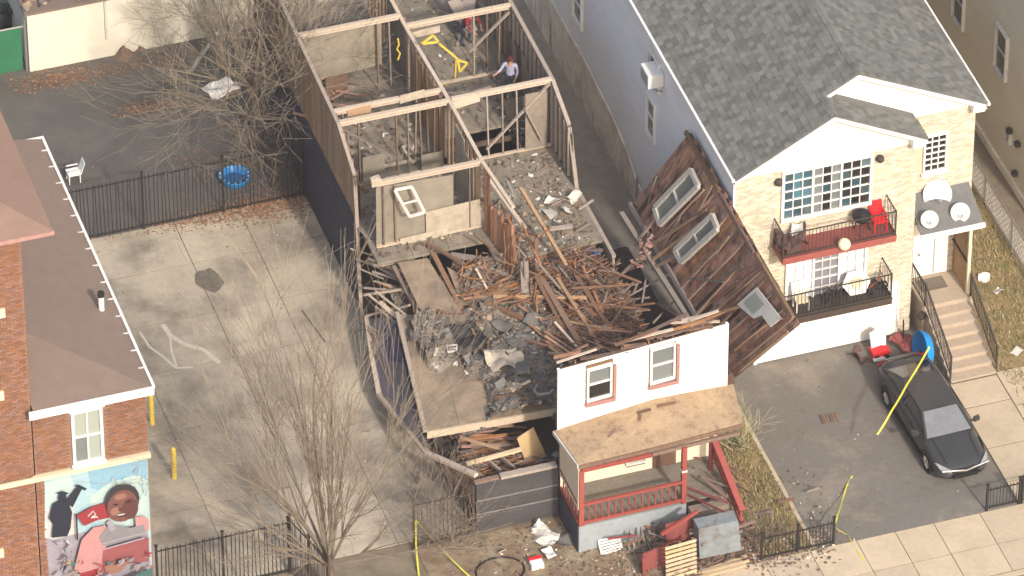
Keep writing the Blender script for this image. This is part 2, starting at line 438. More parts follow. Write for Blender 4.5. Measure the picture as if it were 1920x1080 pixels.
for i in range(16):
    a = i / 16 * 6.283; q_ = R(.78, 1.12); pp.append((pc_.x + .50 * q_ * math.cos(a), pc_.y + .66 * q_ * math.sin(a), .008))
MB().prism(pp, (0, 0, -.01)).build('asphalt_patch', 'patch', lot)
def stroke(pts, w, z, m, parent, name):
    mb = MB()
    for a, b in zip(pts[:-1], pts[1:]): mb.bar(V(a), V(b), w, .004)
    return mb.build(name, m, parent)
stroke([(-11.410, 1.806, 0.006), (-11.345, 1.213, 0.006), (-11.027, 0.624, 0.006), (-10.527, 0.174, 0.006), (-10.190, -0.645, 0.006)], .16, 0, 'paint_mark', lot, 'paint_mark')
stroke([(-12.224, 1.675, 0.006), (-12.135, 0.848, 0.006), (-11.857, 0.246, 0.006), (-11.609, -0.457, 0.006), (-11.070, -0.579, 0.006)], .09, 0, 'paint_mark', lot, 'paint_mark')
stroke([(-11.345, 1.212, 0.007), (-11.518, 0.359, 0.007), (-11.577, -0.469, 0.007)], .08, 0, 'paint_mark', lot, 'paint_mark')
stroke([(-8.131, 5.552, 0.006), (-7.945, 4.312, 0.006), (-7.645, 1.942, 0.006)], .09, 0, 'concrete_walk', lot, 'joint_repair')
stroke([(-6.891, 1.058, 0.006), (-6.640, -0.742, 0.006)], .05, 0, 'tar', lot, 'crack_seal')

alley = slab('alley', 2.5, 5.4, -6.05, 40, 0.0, 'concrete_alley')
drive = slab('driveway', 5.06, 11.8, -15.2, -6.1, 0.0, 'asphalt_drive', .3); drive['label'] = 'brown grey asphalt driveway in front of the white garage door'
kb = MB().box(4.92, 5.05, -15.1, -6.8, -.2, .05).build('driveway_kerb', 'concrete_walk'); tag(kb, 'low pale kerb between dry weeds and driveway', kind='structure')
fy = slab('front_yard', -6.9, 4.9, -15.6, -11.2, -.004, 'dirt', .3); fy['label'] = 'brown littered front yard of the collapsed house'
wst = slab('weed_strip', 3.2, 4.9, -15.1, -6.3, .03, 'straw_soil', .2); wst['label'] = 'strip of dry weeds beside the driveway'
ryd = slab('side_yard', 13.6, 16.3, -15.1, 30, .0, 'straw_soil', .2); ryd['label'] = 'dry grass side yard right of the entry stairs'
# walkway and pavement slabs
walk = MB().box(11.85, 13.5, -15.2, -9.1, -.3, -.012).build('walkway', 'tar'); tag(walk, 'pale concrete slab path from the entry stairs to the pavement', kind='structure')
for a, b in ((-9.12, -10.35), (-10.4, -12.4), (-12.45, -14.1), (-14.15, -15.18)):
    MB().box(11.87, 13.48, b, a, -.2, .012 + R(-.003, .004)).build('paving_slab', 'concrete_walk', walk)
for a, b in ((-9.0, -10.7), (-10.75, -11.3)):
    MB().box(13.52, 15.2, b, a, -.2, .008).build('paving_slab', 'concrete_walk', walk)
sw = MB().box(-40, 40, -18.1, -15.22, -.3, -.014).build('sidewalk', 'tar'); tag(sw, 'pale concrete slab pavement along the street', kind='structure')
x = -20.0
while x < 26:
    w = 1.55 if abs(x - 7) > 1.0 else 1.3
    for c, d in ((-15.24, -16.75), (-16.78, -18.08)):
        MB().box(x + .012, x + w - .012, d, c, -.2, R(.0, .008)).build('paving_slab', 'concrete_walk', sw)
    x += w
kerb = MB().box(-40, 40, -18.32, -18.12, -.3, .0).build('kerb', 'concrete_walk'); tag(kerb, 'pale kerb stone along the street edge', kind='structure')
rd = MB().box(-80, 80, -30, -18.33, -.4, -.13).build('road', 'road'); tag(rd, 'grey asphalt road beyond the pavement', kind='structure')

# ================================================================ brick and vinyl house on the right
WH = thing('two_family_house', 'pale brick fronted two family house with grey shingle roof and two balconies', 'house', (9.7, -6.1, 0))
# walls (cores behind the facings)
MB().box(5.42, 11.6, -6.08, 24, 0, 7.8).build('wall', 'pale_mortar', WH)
MB().box(11.605, 13.98, -5.08, 24, 0, 8.0).build('wall', 'pale_mortar', WH)
fb = [(-6.05, .8), (2.2, .85), (3.0, .95), (3.9, 1.45), (5.4, 1.78), (8.2, 2.05), (24, 2.05)]
MB().prism([(5.32, -6.05, -.1)] + [(5.32, a, b) for a, b in fb] + [(5.32, 24, -.1)], (.06, 0, 0)).build('foundation', 'foundation', WH)
for i in range(24):
    yy = R(2.5, 14); hh = R(.3, 1.3); MB().box(5.312, 5.318, yy, yy + R(.03, .16), .05, hh).build('stain_streak', 'foundation_stain', WH)
LWIN = [((5.370, 2.123, 4.553), (5.370, 1.077, 3.664))]
lwh = [(1.35, 2.1, 3.75, 5.25), (8.75, 9.6, 3.1, 4.5), (1.0, 1.9, 6.1, 7.2)]
lap(WH, (5.42, -6.06, .78), (0, 1, 0), (-1, 0, 0), 30.0, 7.0, .2, [(q[0] + 6.06 - .1, q[1] + 6.06 + .1, q[2] - .78 - .1, q[3] - .78 + .1) for q in lwh], 'grey_vinyl')
for q in lwh: window(WH, (5.38, q[1], q[2]), (0, -1, 0), (-1, 0, 0), q[1] - q[0], q[3] - q[2], 1, 2, pm='glass')
MB().box(5.36, 5.44, -6.13, -6.03, .0, 7.75).build('corner_trim', 'white_trim', WH)
# brick facings
WU = (7.08, 9.98, 5.78, 7.64); WL = (7.30, 9.92, 2.32, 4.10)
h1 = [(WU[0] - 5.42 - .1, WU[1] - 5.42 + .1, WU[2] - .1, WU[3] + .1), (WL[0] - 5.42 - .1, WL[1] - 5.42 + .1, WL[2] - .1, WL[3] + .1), (6.2 - 5.42, 11.12 - 5.42, 0, 2.24)]
brickwork(WH, (5.46, -6.08, .02), (1, 0, 0), (0, -1, 0), 6.12, 7.85, h1, 'pale_brick', keep=200)
RW = (12.28, 12.97, 5.68, 7.08); DR = (12.12, 13.12, 1.33, 3.45)
h2 = [(RW[0] - 11.6 - .09, RW[1] - 11.6 + .09, RW[2] - .09, RW[3] + .09), (DR[0] - 11.6 - .1, DR[1] - 11.6 + .1, 0, DR[3] + .1)]
brickwork(WH, (11.62, -5.08, .02), (1, 0, 0), (0, -1, 0), 2.36, 7.95, h2, 'pale_brick', keep=90)
brickwork(WH, (11.602, -6.08, .02), (0, 1, 0), (1, 0, 0), .98, 7.75, [], 'pale_brick', keep=0)
# gables and roof
z1 = lambda x: 8.15 + .547 * (x - 5.26)
P1 = (8.55, z1(8.55)); P2 = (9.72, z1(9.72))
E1 = (11.77, 8.23); E2 = (14.2, 8.29)
MB().prism([(5.44, -6.12, 7.80), (11.58, -6.12, 7.80), (11.58, -6.12, 8.2), (8.55, -6.12, P1[1] - .16), (5.44, -6.12, 8.1)], (0, .1, 0)).build('gable_siding', 'white_vinyl', WH)
MB().prism([(8.0, -5.14, 8.02), (13.98, -5.14, 8.02), (13.98, -5.14, 8.25), (9.72, -5.14, P2[1] - .16), (8.4, -5.14, 9.7)], (0, .1, 0)).build('gable_siding', 'white_vinyl', WH)
def rake(a, b, y, d=.30, t=.24):
    MB().prism([(a[0], y, a[1] - .02), (b[0], y, b[1] - .02), (b[0], y, b[1] - t), (a[0], y, a[1] - t)], (0, .05, 0)).build('fascia', 'white_trim', WH)
    MB().prism([(a[0], y + .052, a[1] - t + .03), (b[0], y + .052, b[1] - t + .03), (b[0], y + .052, b[1] - t), (a[0], y + .052, a[1] - t)], (0, d, 0)).build('soffit', 'white_trim', WH)
rake((5.26, 8.15), P1, -6.52, .35); rake(P1, E1, -6.52, .35)
rake((8.6, z1(8.6)), P2, -5.5, .33); rake(P2, E2, -5.5, .33)
for a in ((11.30, 11.72, -6.45, 7.85), (13.75, 14.16, -5.44, 7.93)):      # eave returns
    MB().box(a[0], a[1], a[2], a[2] + .5, a[3], a[3] + .32).build('eave_return', 'white_trim', WH)
def roof_plane(q, name, m='roof_felt'):
    q = [V(p) for p in q]; n = (q[1] - q[0]).cross(q[3] - q[0]).normalized(); n = n if n.z > 0 else -n
    return MB().prism([p for p in q], n * -.06).build(name, m, WH)
roof_plane([(5.26, -6.55, 8.15), (P1[0], -6.55, P1[1]), (P1[0], 24, P1[1]), (5.26, 24, 8.15)], 'roof')
roof_plane([(P1[0], -5.52, P1[1]), (P2[0], -5.52, P2[1]), (P2[0], 24, P2[1]), (P1[0], 24, P1[1])], 'roof')
roof_plane([(P2[0], -5.52, P2[1]), (E2[0], -5.52, E2[1]), (E2[0], 24, E2[1]), (P2[0], 24, P2[1])], 'roof')
roof_plane([(P1[0], -6.55, P1[1]), (E1[0], -6.55, E1[1]), (E1[0], -5.15, E1[1]), (P1[0], -5.15, P1[1])], 'roof')
# shingle tabs, each a thin piece
def shingles(planes, keep):
    tw, th = .22, .21; mb = MB()
    mb.add([(0, 0, 0), (tw - .008, 0, 0), (tw - .008, th + .02, 0), (0, th + .02, 0), (0, 0, .022), (tw - .008, 0, .022), (tw - .008, th + .02, .006), (0, th + .02, .006)],
           [(4, 5, 6, 7), (0, 1, 5, 4), (1, 2, 6, 5), (3, 0, 4, 7)])
    out = []
    for O, u, v, w, h in planes:          # O at the eave, u along it, v up the slope
        O = V(O); u = V(u).normalized(); v = V(v).normalized(); n = u.cross(v)
        if n.z < 0: u = -u; O = O - u * w; n = u.cross(v)
        j = 0
        while j * th < h - .05:
            k = -.5 * (j % 2) + R(-.1, .1) - 1
            while k * tw < w:
                a = max(0, k * tw); b = min(w, (k + 1) * tw)
                if b - a > .06:
                    p = O + u * a + v * (j * th) + n * (.003 + R(0, .012)); s = (b - a) / tw; sv = 1 if h - j * th > th else (h - j * th) / th
                    out.append(Matrix(((u.x * s, v.x * sv, n.x, p.x), (u.y * s, v.y * sv, n.y, p.y), (u.z * s, v.z * sv, n.z, p.z), (0, 0, 0, 1))))
                k += 1
            j += 1
    out.sort(key=lambda q: (q.translation - CAMP).length)
    pieces(WH, 'shingle', mb, 'shingle_grey', out, keep)
sl1 = math.hypot(1, .547)
shingles([((5.26, -6.55, 8.15), (0, 1, 0), (1, 0, .547), 26, 3.29 * sl1),
          ((P1[0], -5.52, P1[1]), (0, 1, 0), (1, 0, .547), 25, 1.17 * sl1),
          ((E2[0], -5.52, E2[1]), (0, 1, 0), (P2[0] - E2[0], 0, P2[1] - E2[1]), 25, math.hypot(P2[0] - E2[0], P2[1] - E2[1])),
          ((E1[0], -6.55, E1[1]), (0, 1, 0), (P1[0] - E1[0], 0, P1[1] - E1[1]), 1.02, math.hypot(P1[0] - E1[0], P1[1] - E1[1]))], 290)
cap = MB(); cap.prism([(-.13, 0, -.075), (0, 0, 0), (.13, 0, -.075), (.13, 0, -.06), (0, 0, .016), (-.13, 0, -.06)], (0, .29, 0))
mx = [Matrix.Translation((P2[0], -5.5 + i * .28, P2[1] + .03)) @ Matrix.Rotation(R(-.05, .05), 4, 'Y') for i in range(60)]
pieces(WH, 'ridge_cap', cap, 'shingle_grey', mx, 40)
pieces(WH, 'ridge_cap', cap, 'shingle_grey', [Matrix.Translation((P1[0], -6.53 + i * .28, P1[1] + .03)) for i in range(4)], 40)
MB().box(5.16, 5.27, -6.5, 24, 8.04, 8.15).build('gutter', 'white_trim', WH)
gt = MB(); gt.box(14.2, 14.30, -5.5, 24, 8.17, 8.27); gt.build('gutter', 'white_trim', WH)
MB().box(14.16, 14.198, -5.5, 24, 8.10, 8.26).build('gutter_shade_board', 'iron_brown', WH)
# front windows, garage door, entry door
window(WH, (WU[0], -6.12, WU[2]), (1, 0, 0), (0, -1, 0), WU[1] - WU[0], WU[3] - WU[2], 3, 5, 3, fr=.09, depth=.07, mun=.026,
       pm=lambda s, i, j: 'glass_teal' if s == 0 else ('glass_grey' if (s == 1 and i != 1) else ('glass_dark' if (i + j) % 3 else 'glass_teal')))
window(WH, (WL[0], -6.12, WL[2]), (1, 0, 0), (0, -1, 0), WL[1] - WL[0], WL[3] - WL[2], 3, 5, 3, fr=.09, depth=.07, mun=.022,
       pm=lambda s, i, j: 'curtain' if s != 1 else 'screen')
window(WH, (RW[0], -5.12, RW[2]), (1, 0, 0), (0, -1, 0), RW[1] - RW[0], RW[3] - RW[2], 3, 6, 1, fr=.06, depth=.06, mun=.03, pm='glass_dark', sill=.06)
gd = MB()
for i in range(4): gd.box(6.32, 11.0, -6.19, -6.10, .04 + i * .53, .04 + i * .53 + .515)
gd.build('garage_door', 'white_trim', WH)
MB().box(6.2, 6.315, -6.2, -6.10, 0, 2.24).box(11.005, 11.12, -6.2, -6.10, 0, 2.24).box(6.315, 11.005, -6.2, -6.10, 2.165, 2.24).build('garage_frame', 'white_trim', WH)
MB().box(11.10, 11.16, -6.26, -6.2, 0, 2.2).build('downspout', 'white_trim', WH)
dd = MB().box(DR[0], DR[1], -5.14, -5.085, DR[2], DR[3]).build('entry_door', 'white_trim', WH)
MB().box(DR[0] + .62, DR[0] + .66, -5.17, -5.142, DR[2] + .05, DR[3] - .1).build('storm_door_edge', 'grey_plastic', None, local=True).parent = dd
MB().tube([(DR[0] + .1, -5.17, 2.3), (DR[0] + .1, -5.24, 2.3)], .04, 8).build('handle', 'steel', None, local=True).parent = dd
MB().box(DR[0] - .1, DR[0] - .003, -5.16, -5.085, DR[2], DR[3] + .1).box(DR[1] + .003, DR[1] + .1, -5.16, -5.085, DR[2], DR[3] + .1).box(DR[0] - .003, DR[1] + .003, -5.16, -5.085, DR[3] + .002, DR[3] + .1).build('door_frame', 'white_trim', WH)
# entry canopy
MB().prism([(11.72, -5.1, 4.86), (13.86, -5.1, 4.86), (13.86, -6.5, 4.24), (11.72, -6.5, 4.24)], (0, 0, -.08)).build('canopy_roof', 'roof_felt', WH)
MB().box(11.70, 13.9, -6.58, -6.505, 4.08, 4.25).build('canopy_fascia', 'white_trim', WH)
MB().box(13.42, 13.52, -6.45, -6.35, 1.3, 4.1).build('canopy_post', 'cream', WH)
for i in range(6): MB().box(13.44, 13.49, -6.33 + i * .21, -6.33 + i * .21 + .2, 1.32, 3.95).build('wood_plank', 'wood_panel', WH)
MB().box(13.40, 13.437, -6.33, -5.1, 2.55, 2.63).build('side_rail', 'iron_brown', WH)
# landing and stairs
MB().box(11.85, 13.6, -6.6, -5.1, 0, 1.3).build('landing', 'concrete_step', WH)
for i in range(7):
    z = 1.3 - (i + 1) * .17; y = -6.6 - i * .35
    MB().box(11.95, 13.48, y - .35, y - .003, 0, z - .04).box(11.93, 13.5, y - .38, y - .006, z - .037, z).build('step', 'concrete_step', WH)
mat_ = tag(MB().box(12.1, 13.0, -5.9, -5.3, 1.303, 1.32).build('doormat', 'patch'), 'dark doormat on the landing before the white door', 'doormat')
def stair_rail(x):
    a = V((x, -6.55, 1.3)); b = V((x, -9.0, .14)); f = MB()
    f.bar(a + V((0, 0, .92)), b + V((0, 0, .92)), .05, .05).bar(a + V((0, 0, .15)), b + V((0, 0, .15)), .03, .03)
    f.bar(a, a + V((0, 0, .95)), .045, .045).bar(b, b + V((0, 0, .95)), .045, .045)
    fo = f.build('stair_rail', 'iron_brown', WH)
    for i in range(1, 20):
        q = U3(a, b, i / 20); q2 = MB().box(q.x - .011, q.x + .011, q.y - .011, q.y + .011, q.z + .15, q.z + .9).build('baluster', 'iron_brown', None, local=True); q2.parent = fo
stair_rail(11.93); stair_rail(13.52)
f = MB(); f.bar((11.9, -6.55, 2.2), (11.9, -5.15, 2.2), .05, .05).bar((11.9, -6.55, 1.45), (11.9, -5.15, 1.45), .03, .03).bar((11.9, -5.2, 1.3), (11.9, -5.2, 2.2), .04, .04)
fo = f.build('landing_rail', 'iron_brown', WH)
for i in range(9):
    y = -6.45 + i * .14; MB().box(11.89, 11.912, y, y + .022, 1.45, 2.2).build('baluster', 'iron_brown', None, local=True).parent = fo
# balconies
def balcony(z, red, x0, x1):
    yb, yf = -6.1, -7.0
    sl = MB().box(x0, x1, yf, yb, z - .14, z).build('balcony_floor', 'maroon' if red else 'iron_brown', WH)
    e = MB(); cm = 'balcony_red' if red else 'iron_rust'
    e.box(x0 - .03, x1 + .03, yf - .05, yf - .003, z - .22, z - .02).box(x0 - .03, x1 + .03, yf - .075, yf - .052, z - .06, z + .05)
    e.box(x0 - .04, x0 - .003, yf, yb, z - .2, z + .02).box(x1 + .003, x1 + .04, yf, yb, z - .2, z + .02)
    e.build('balcony_edge', cm, WH)
    r = MB(); zt = z + .98
    for a, b in (((x0, yb, zt), (x0, yf, zt)), ((x0, yf, zt), (x1, yf, zt)), ((x1, yf, zt), (x1, yb, zt)), ((x0, yf, z + .1), (x1, yf, z + .1)), ((x0, yb, z + .1), (x0, yf, z + .1)), ((x1, yf, z + .1), (x1, yb, z + .1))):
        r.bar(a, b, .035, .035)
    for p in ((x0, yf), (x1, yf)): r.box(p[0] - .022, p[0] + .022, p[1] - .022, p[1] + .022, z, zt + .03)
    ro = r.build('balcony_rail', 'iron_brown', WH)
    n = int((x1 - x0) / .12)
    for i in range(1, n):
        x = x0 + (x1 - x0) * i / n; MB().box(x - .008, x + .008, yf - .008, yf + .008, z + .1, zt - .02).build('baluster', 'iron_brown', None, local=True).parent = ro
    for xx in (x0, x1):
        for i in range(1, 7):
            y = yb + (yf - yb) * i / 7; MB().box(xx - .008, xx + .008, y - .008, y + .008, z + .1, zt - .02).build('baluster', 'iron_brown', None, local=True).parent = ro
balcony(4.92, True, 6.78, 10.6); balcony(2.34, False, 6.85, 10.55)
# lamps beside the upper window
for xx, zz, lb in ((6.86, 7.4, 'left'), (10.3, 7.5, 'right')):
    MB().lathe((xx, -6.12, zz), [(0, 0), (.13, .0), (.14, .06), (.10, .16), (.0, .2)], 12, 0, (0, -1, 0)).build('wall_lamp', 'iron_brown', WH, smooth=True)
MB().lathe((8.818, -7.100, 5.083), [(0, -.16), (.17, -.13), (.22, 0), (.17, .13), (0, .16)], 14, 0, (0, -.7, .7)).build('round_light', 'cream', WH, smooth=True)

# ================================================================ beige neighbour on the far right
NB = thing('beige_building', 'tall beige sided building past the side yard at the far right', 'building', (20, 8, 0))
MB().box(17.62, 30, -2.6, 45, 0, 11).build('wall', 'beige_siding', NB)
nh = []
for c in ((17.600, 1.336, 4.565), (17.600, 5.158, 3.909), (17.600, 0.348, 1.744)):
    nh.append((c[1] - .45, c[1] + .45, c[2] - .85, c[2] + .85))
nh[2] = (nh[2][0] + .3, nh[2][1] - .3, nh[2][2] + .7, nh[2][3] - .7)
lap(NB, (17.62, -2.6, .3), (0, 1, 0), (-1, 0, 0), 47, 10.5, .22, [(a + 2.6 - .08, b + 2.6 + .08, c - .3 - .08, d - .3 + .08) for a, b, c, d in nh], 'beige_siding')
for a, b, c, d in nh: window(NB, (17.56, b, c), (0, -1, 0), (-1, 0, 0), b - a, d - c, 1, 2 if d - c > 1 else 1, pm='glass_dark', fm='dull_white')
MB().box(17.5, 17.617, -2.55, 44, 0, .3).build('foundation', 'foundation', NB)
for c in ((17.500, 0.147, 2.145), (17.500, -0.577, 2.121), (17.500, -0.506, 0.823)):
    MB().box(17.40, 17.56, c[1] - .1, c[1] + .1, c[2] - .08, c[2] + .08).build('wall_fixture', 'iron_brown', NB)
t = thing('chain_link_fence', 'low grey wire fence along the beige building side yard', 'fence', (16.35, 4, 0))
for zz in (.1, 1.15): MB().tube([(16.35, -8.0, zz), (16.35, 24, zz)], .025, 6).build('rail', 'steel', t)
for i in range(14): MB().tube([(16.35, -8 + i * 2.4, 0), (16.35, -8 + i * 2.4, 1.22)], .03, 6).build('post', 'steel', t)
wm = MB()
for i in range(150):
    y = -8 + i * .21; wm.bar((16.35, y, .1), (16.35, y + .9, 1.15), .006, .006).bar((16.352, y + .9, .1), (16.352, y, 1.15), .006, .006)
wm.build('wire_mesh', 'steel', t, 'stuff')

# ================================================================ brick building with mural on the left
LB = thing('brick_building', 'red brown brick building with flat brown roof and mural at the left edge', 'building', (-18, -6, 0))
FY = -11.0
MB().box(-18.88, -15.32, FY + .03, 1.2, 0, 8.55).build('wall', 'red_mortar', LB)
MB().box(-30, -18.92, FY + .0, 6.0, 0, 15.4).build('wall', 'red_mortar', LB)
LW = (-17.60, -16.80, 6.30, 8.25)
brickwork(LB, (-18.88, FY + .03, 6.16), (1, 0, 0), (0, -1, 0), 3.56, 2.40, [(LW[0] + 18.88 - .1, LW[1] + 18.88 + .1, LW[2] - 6.16 - .12, LW[3] - 6.16 + .14)], 'red_brick', keep=280)
brickwork(LB, (-18.88, FY + .03, .02), (1, 0, 0), (0, -1, 0), .25, 5.9, [], 'red_brick', keep=0)
brickwork(LB, (-20.6, FY, .02), (1, 0, 0), (0, -1, 0), 1.68, 15.3, [(0, .0, 0, 0)], 'red_brick', keep=0)
brickwork(LB, (-18.92, FY, 8.5), (0, 1, 0), (1, 0, 0), 8.0, 6.8, [], 'red_brick', keep=0)
# string course, quoins, sills
MB().box(-20.6, -15.27, FY - .11, FY + .028, 5.93, 6.10).build('string_course', 'cream', LB)
MB().box(-20.6, -18.98, FY - .17, FY - .112, 5.99, 6.16).build('string_course', 'cream', LB)
for c in ((-19.836, -11.050, 9.531), (-20.150, -11.050, 3.293), (-19.643, -11.050, 12.706)):
    MB().box(c[0] - .3, c[0] + .12, FY - .1, FY - .003, c[2] - .1, c[2] + .22).build('window_sill', 'cream', LB)
window(LB, (LW[0], FY - .015, LW[2]), (1, 0, 0), (0, -1, 0), LW[1] - LW[0], LW[3] - LW[2], 2, 2, 1, fr=.09, depth=.05, mun=.045, pm=lambda s, i, j: 'glass_green' if (i, j) != (0, 0) else 'glass_grey', sill=.08)
MB().box(LW[0] - .16, LW[1] + .16, FY - .1, FY - .005, LW[3] + .095, LW[3] + .17).build('window_head', 'white_trim', LB)
# wing roof: shallow hip with white gutters
ex, ey, ez = -15.2, FY - .3, 8.92
MB().prism([(ex, ey, ez), (ex, 1.43, ez), (-18.9, 1.43, ez + .75), (-18.9, ey + 3.5, ez + .75)], (0, 0, -.08)).build('roof', 'shingle_brown', LB)
MB().prism([(ex - .004, ey - .002, ez + .001), (-18.9, ey + 3.496, ez + .75), (-18.9, ey - .002, ez + .001)], (0, 0, -.08)).build('roof', 'shingle_brown', LB)
MB().box(-19.05, ex + .05, ey - .10, ey - .01, ez - .25, ez + .02).box(-19.0, ex, ey - .008, ey + .28, ez - .27, ez - .2).build('eave_trim', 'white_trim', LB)
MB().box(ex + .012, ex + .10, ey, 1.45, ez - .10, ez + .03).build('gutter', 'white_trim', LB)
MB().box(-16.0, ex + .1, 1.455, 1.53, ez - .08, ez + .03).build('gutter', 'white_trim', LB)
for i in range(14):
    y = -10.4 + i * .86; MB().box(ex - .16, ex + .008, y, y + .04, ez + .01, ez + .04).build('gutter_bracket', 'dull_white', LB)
# tall block roof
tx, ty, tz = -17.98, FY - .32, 15.72
MB().prism([(tx, ty, tz), (tx, 6.2, tz), (-24, 6.2, tz + 2.0), (-24, ty + 6, tz + 2.0)], (0, 0, -.1)).build('roof', 'roof_brown', LB)
MB().prism([(tx - .004, ty - .002, tz + .001), (-24, ty + 6, tz + 2.0), (-30, ty + 6, tz + 2.0), (-30, ty - .002, tz + .001)], (0, 0, -.1)).build('roof', 'roof_brown', LB)
MB().box(-30, tx + .02, ty - .07, ty - .006, tz - .13, tz + .01).build('eave_trim', 'pink_scrap', LB)
MB().box(-18.9, tx - .02, ty + .2, 6.0, tz - .32, tz - .11).build('soffit', 'cream', LB)
vp = V((-15.687, -7.431, 9.200)); vt = MB().tube([vp + V((0, 0, -.2)), vp + V((0, 0, .35))], .09, 10).build('vent_pipe', 'white_plastic', LB)
MB().tube([vp + V((0, 0, .352)), vp + V((0, 0, .5))], .11, 10).build('vent_cap', 'iron', None, local=True).parent = vt

# ================================================================ the collapsed house
RH = thing('collapsed_house', 'roofless collapsed wooden house with bare stud rooms and white front wall', 'ruin', (-1.3, -3, 0))
def part(mb, name, m, kind=None): return mb.build(name, m, RH, kind)
def bar(name, m, p, q, w=.09, h=.09, parent=None): return MB().bar(p, q, w, h).build(name, m, RH if parent is None else parent)
# left wall: navy lap siding below, bare boards above
lap(RH, (-5.0, .9, 0), (0, 1, 0), (-1, 0, 0), 11.6, 3.5, .195, [], 'navy_siding')
ztop = lambda y: 5.15 + (y - 1.06) * .47 if y < 2.77 else 5.96 + (y - 2.77) * .06
y = .92
while y < 12.4:
    w = R(.18, .30); MB().box(-5.02 + R(-.008, .008), -4.99, y, y + w - .012, 3.5 + R(-.05, .0), ztop(y + w / 2) - .05).build('wall_board', 'wall_board', RH); y += w
MB().box(-4.985, -4.95, .9, 12.5, .2, 2.75).build('wall_lining', 'dark_board', RH)
y = 1.2
while y < 12.3: MB().box(-4.94, -4.85, y, y + .05, 3.3, ztop(y) - .06).build('stud', 'stud', RH); y += .44
for a, b in (((-5.0, 12.5, 6.5), (-5.0, 7.5, 6.27)), ((-5.0, 7.5, 6.27), (-5.0, 2.77, 5.98)), ((-5.0, 2.77, 5.98), (-5.0, 1.06, 5.15)), ((-5.02, 1.03, 5.1), (-5.02, .75, 2.6)), ((-5.03, .74, 2.6), (-5.03, .66, 1.0)), ((-5.03, .6, 1.0), (-5.25, -.3, .1))):
    bar('top_plate', 'plate_grey', a, b, .12, .09)
# right wall
y = .9
while y < 12.4:
    w = R(.25, .5); MB().box(2.38, 2.40 + R(0, .01), y, y + w - .01, 2.9, (5.85 if y > 2.9 else 5.85 - (2.9 - y) * .38)).build('wall_board', 'grey_board', RH); y += w
MB().box(2.36, 2.44, -3.2, 12.5, 0, 3.12).build('lower_wall', 'grey_board', RH)
y = 1.1
while y < 12.3: MB().box(2.28, 2.37, y, y + .05, 3.3, 5.82 if y > 2.9 else 5.8 - (2.9 - y) * .38).build('stud', 'plate_grey', RH); y += .44
for a, b in (((2.42, 12.5, 6.0), (2.38, 7.2, 5.92)), ((2.38, 7.2, 5.92), (2.36, 2.9, 5.92)), ((2.36, 2.9, 5.92), (2.38, 1.28, 5.26)), ((2.38, 1.26, 5.2), (2.40, .55, 3.2)), ((2.41, .5, 3.16), (2.41, -3.2, 3.2))):
    bar('top_plate', 'plate_grey', a, b, .13, .10)
# centre wall
for a, b in (((-1.42, 12.5, 6.05), (-1.35, 6.9, 5.96)), ((-1.35, 6.9, 5.96), (-1.2, 2.9, 5.95)), ((-1.2, 2.9, 5.95), (-1.16, -.5, 5.93)), ((-1.16, -.5, 5.93), (-.92, -2.9, 5.85))):
    bar('top_plate', 'plate', a, b, .12, .09)
y = -.3
while y < 12: 
    MB().box(-1.26, -1.17, y, y + .05, 3.28, 5.88).build('stud', 'stud', RH); y += .40
for yy in (3.3, 5.1, 6.2): MB().box(-1.42, -1.28, yy, yy + .14, 3.25, 5.85).build('post', 'old_board', RH)
for a, b, z0, z1, m in ((.05, 1.0, 3.3, 5.3, 'plaster'), (1.02, 1.9, 3.3, 5.75, 'plaster'), (4.0, 4.9, 3.3, 5.6, 'osb'), (5.5, 6.05, 3.3, 5.5, 'osb'), (7.2, 9.3, 3.3, 5.8, 'plaster_dark')):
    MB().box(-1.31, -1.27, a, b, z0, z1).build('wall_panel', m, RH)
for i in range(9):
    y = -.7 - i * .26; MB().box(-1.18 + i * .03, -1.09 + i * .03, y, y + .05, 3.15 - i * .06, 5.86 - (0 if i < 2 else R(.4, 1.3))).build('stud', 'timber_orange', RH)
# cross walls
def cross(y, x0, x1, z, m='plate', zb=3.25, sp=.42, studs=True, skip=(), sm='stud', db=True):
    bar('cross_beam', m, (x0, y, z), (x1, y, z), .13, .10)
    bar('cross_beam', m, (x0 + .05, y + .012, z - .13), (x1 - .05, y + .012, z - .13), .09, .06)
    if db: bar('sole_plate', 'plate', (x0, y, zb + .03), (x1, y, zb + .03), .10, .07)
    x = x0 + .25
    while studs and x < x1 - .1:
        if not any(a < x < b for a, b in skip) and random.random() > .15: MB().bar((x + R(-.03, .03), y, zb + .06), (x + R(-.05, .05), y, z - .16 - (R(.3, 1.2) if random.random() < .12 else 0)), .05, .09, up=(0, 1, 0)).build('stud', random.choice((sm, sm, 'old_board', 'timber_grey')), RH)
        x += sp
cross(7.55, -4.95, -1.4, 6.15, db=False, skip=((-4.4, -2.4),))
cross(7.15, -1.3, 2.3, 5.98, skip=((-.9, .9),), sm='plate_grey')
cross(3.50, -4.95, -1.3, 5.98, skip=((-3.9, -2.2),))
cross(2.86, -4.95, -1.25, 6.0)
cross(2.90, -1.12, 2.32, 6.0, sm='plate_grey', sp=.5)
cross(-.42, -4.75, -1.2, 5.93, skip=((-4.0, -1.9),), sm='stud')
for a, b, m in (((2.211, 2.800, 5.887), (0.041, 2.800, 3.693), 'plate_grey'), ((2.238, 7.050, 5.774), (0.838, 7.050, 4.441), 'plate_grey'), ((-4.915, 2.760, 5.834), (-2.976, 2.760, 4.073), 'timber_grey'), ((4.740, 12.000, 0.291), (1.675, 12.000, 2.168), 'timber_grey'), ((1.352, 2.700, 5.110), (1.908, 2.700, 3.707), 'plate_grey')):
    bar('brace', m, a, b, .10, .05)
def sheet(name, m, pts, vec, parent=None, **k): return MB().prism(pts, vec).build(name, m, RH if parent is None else parent)
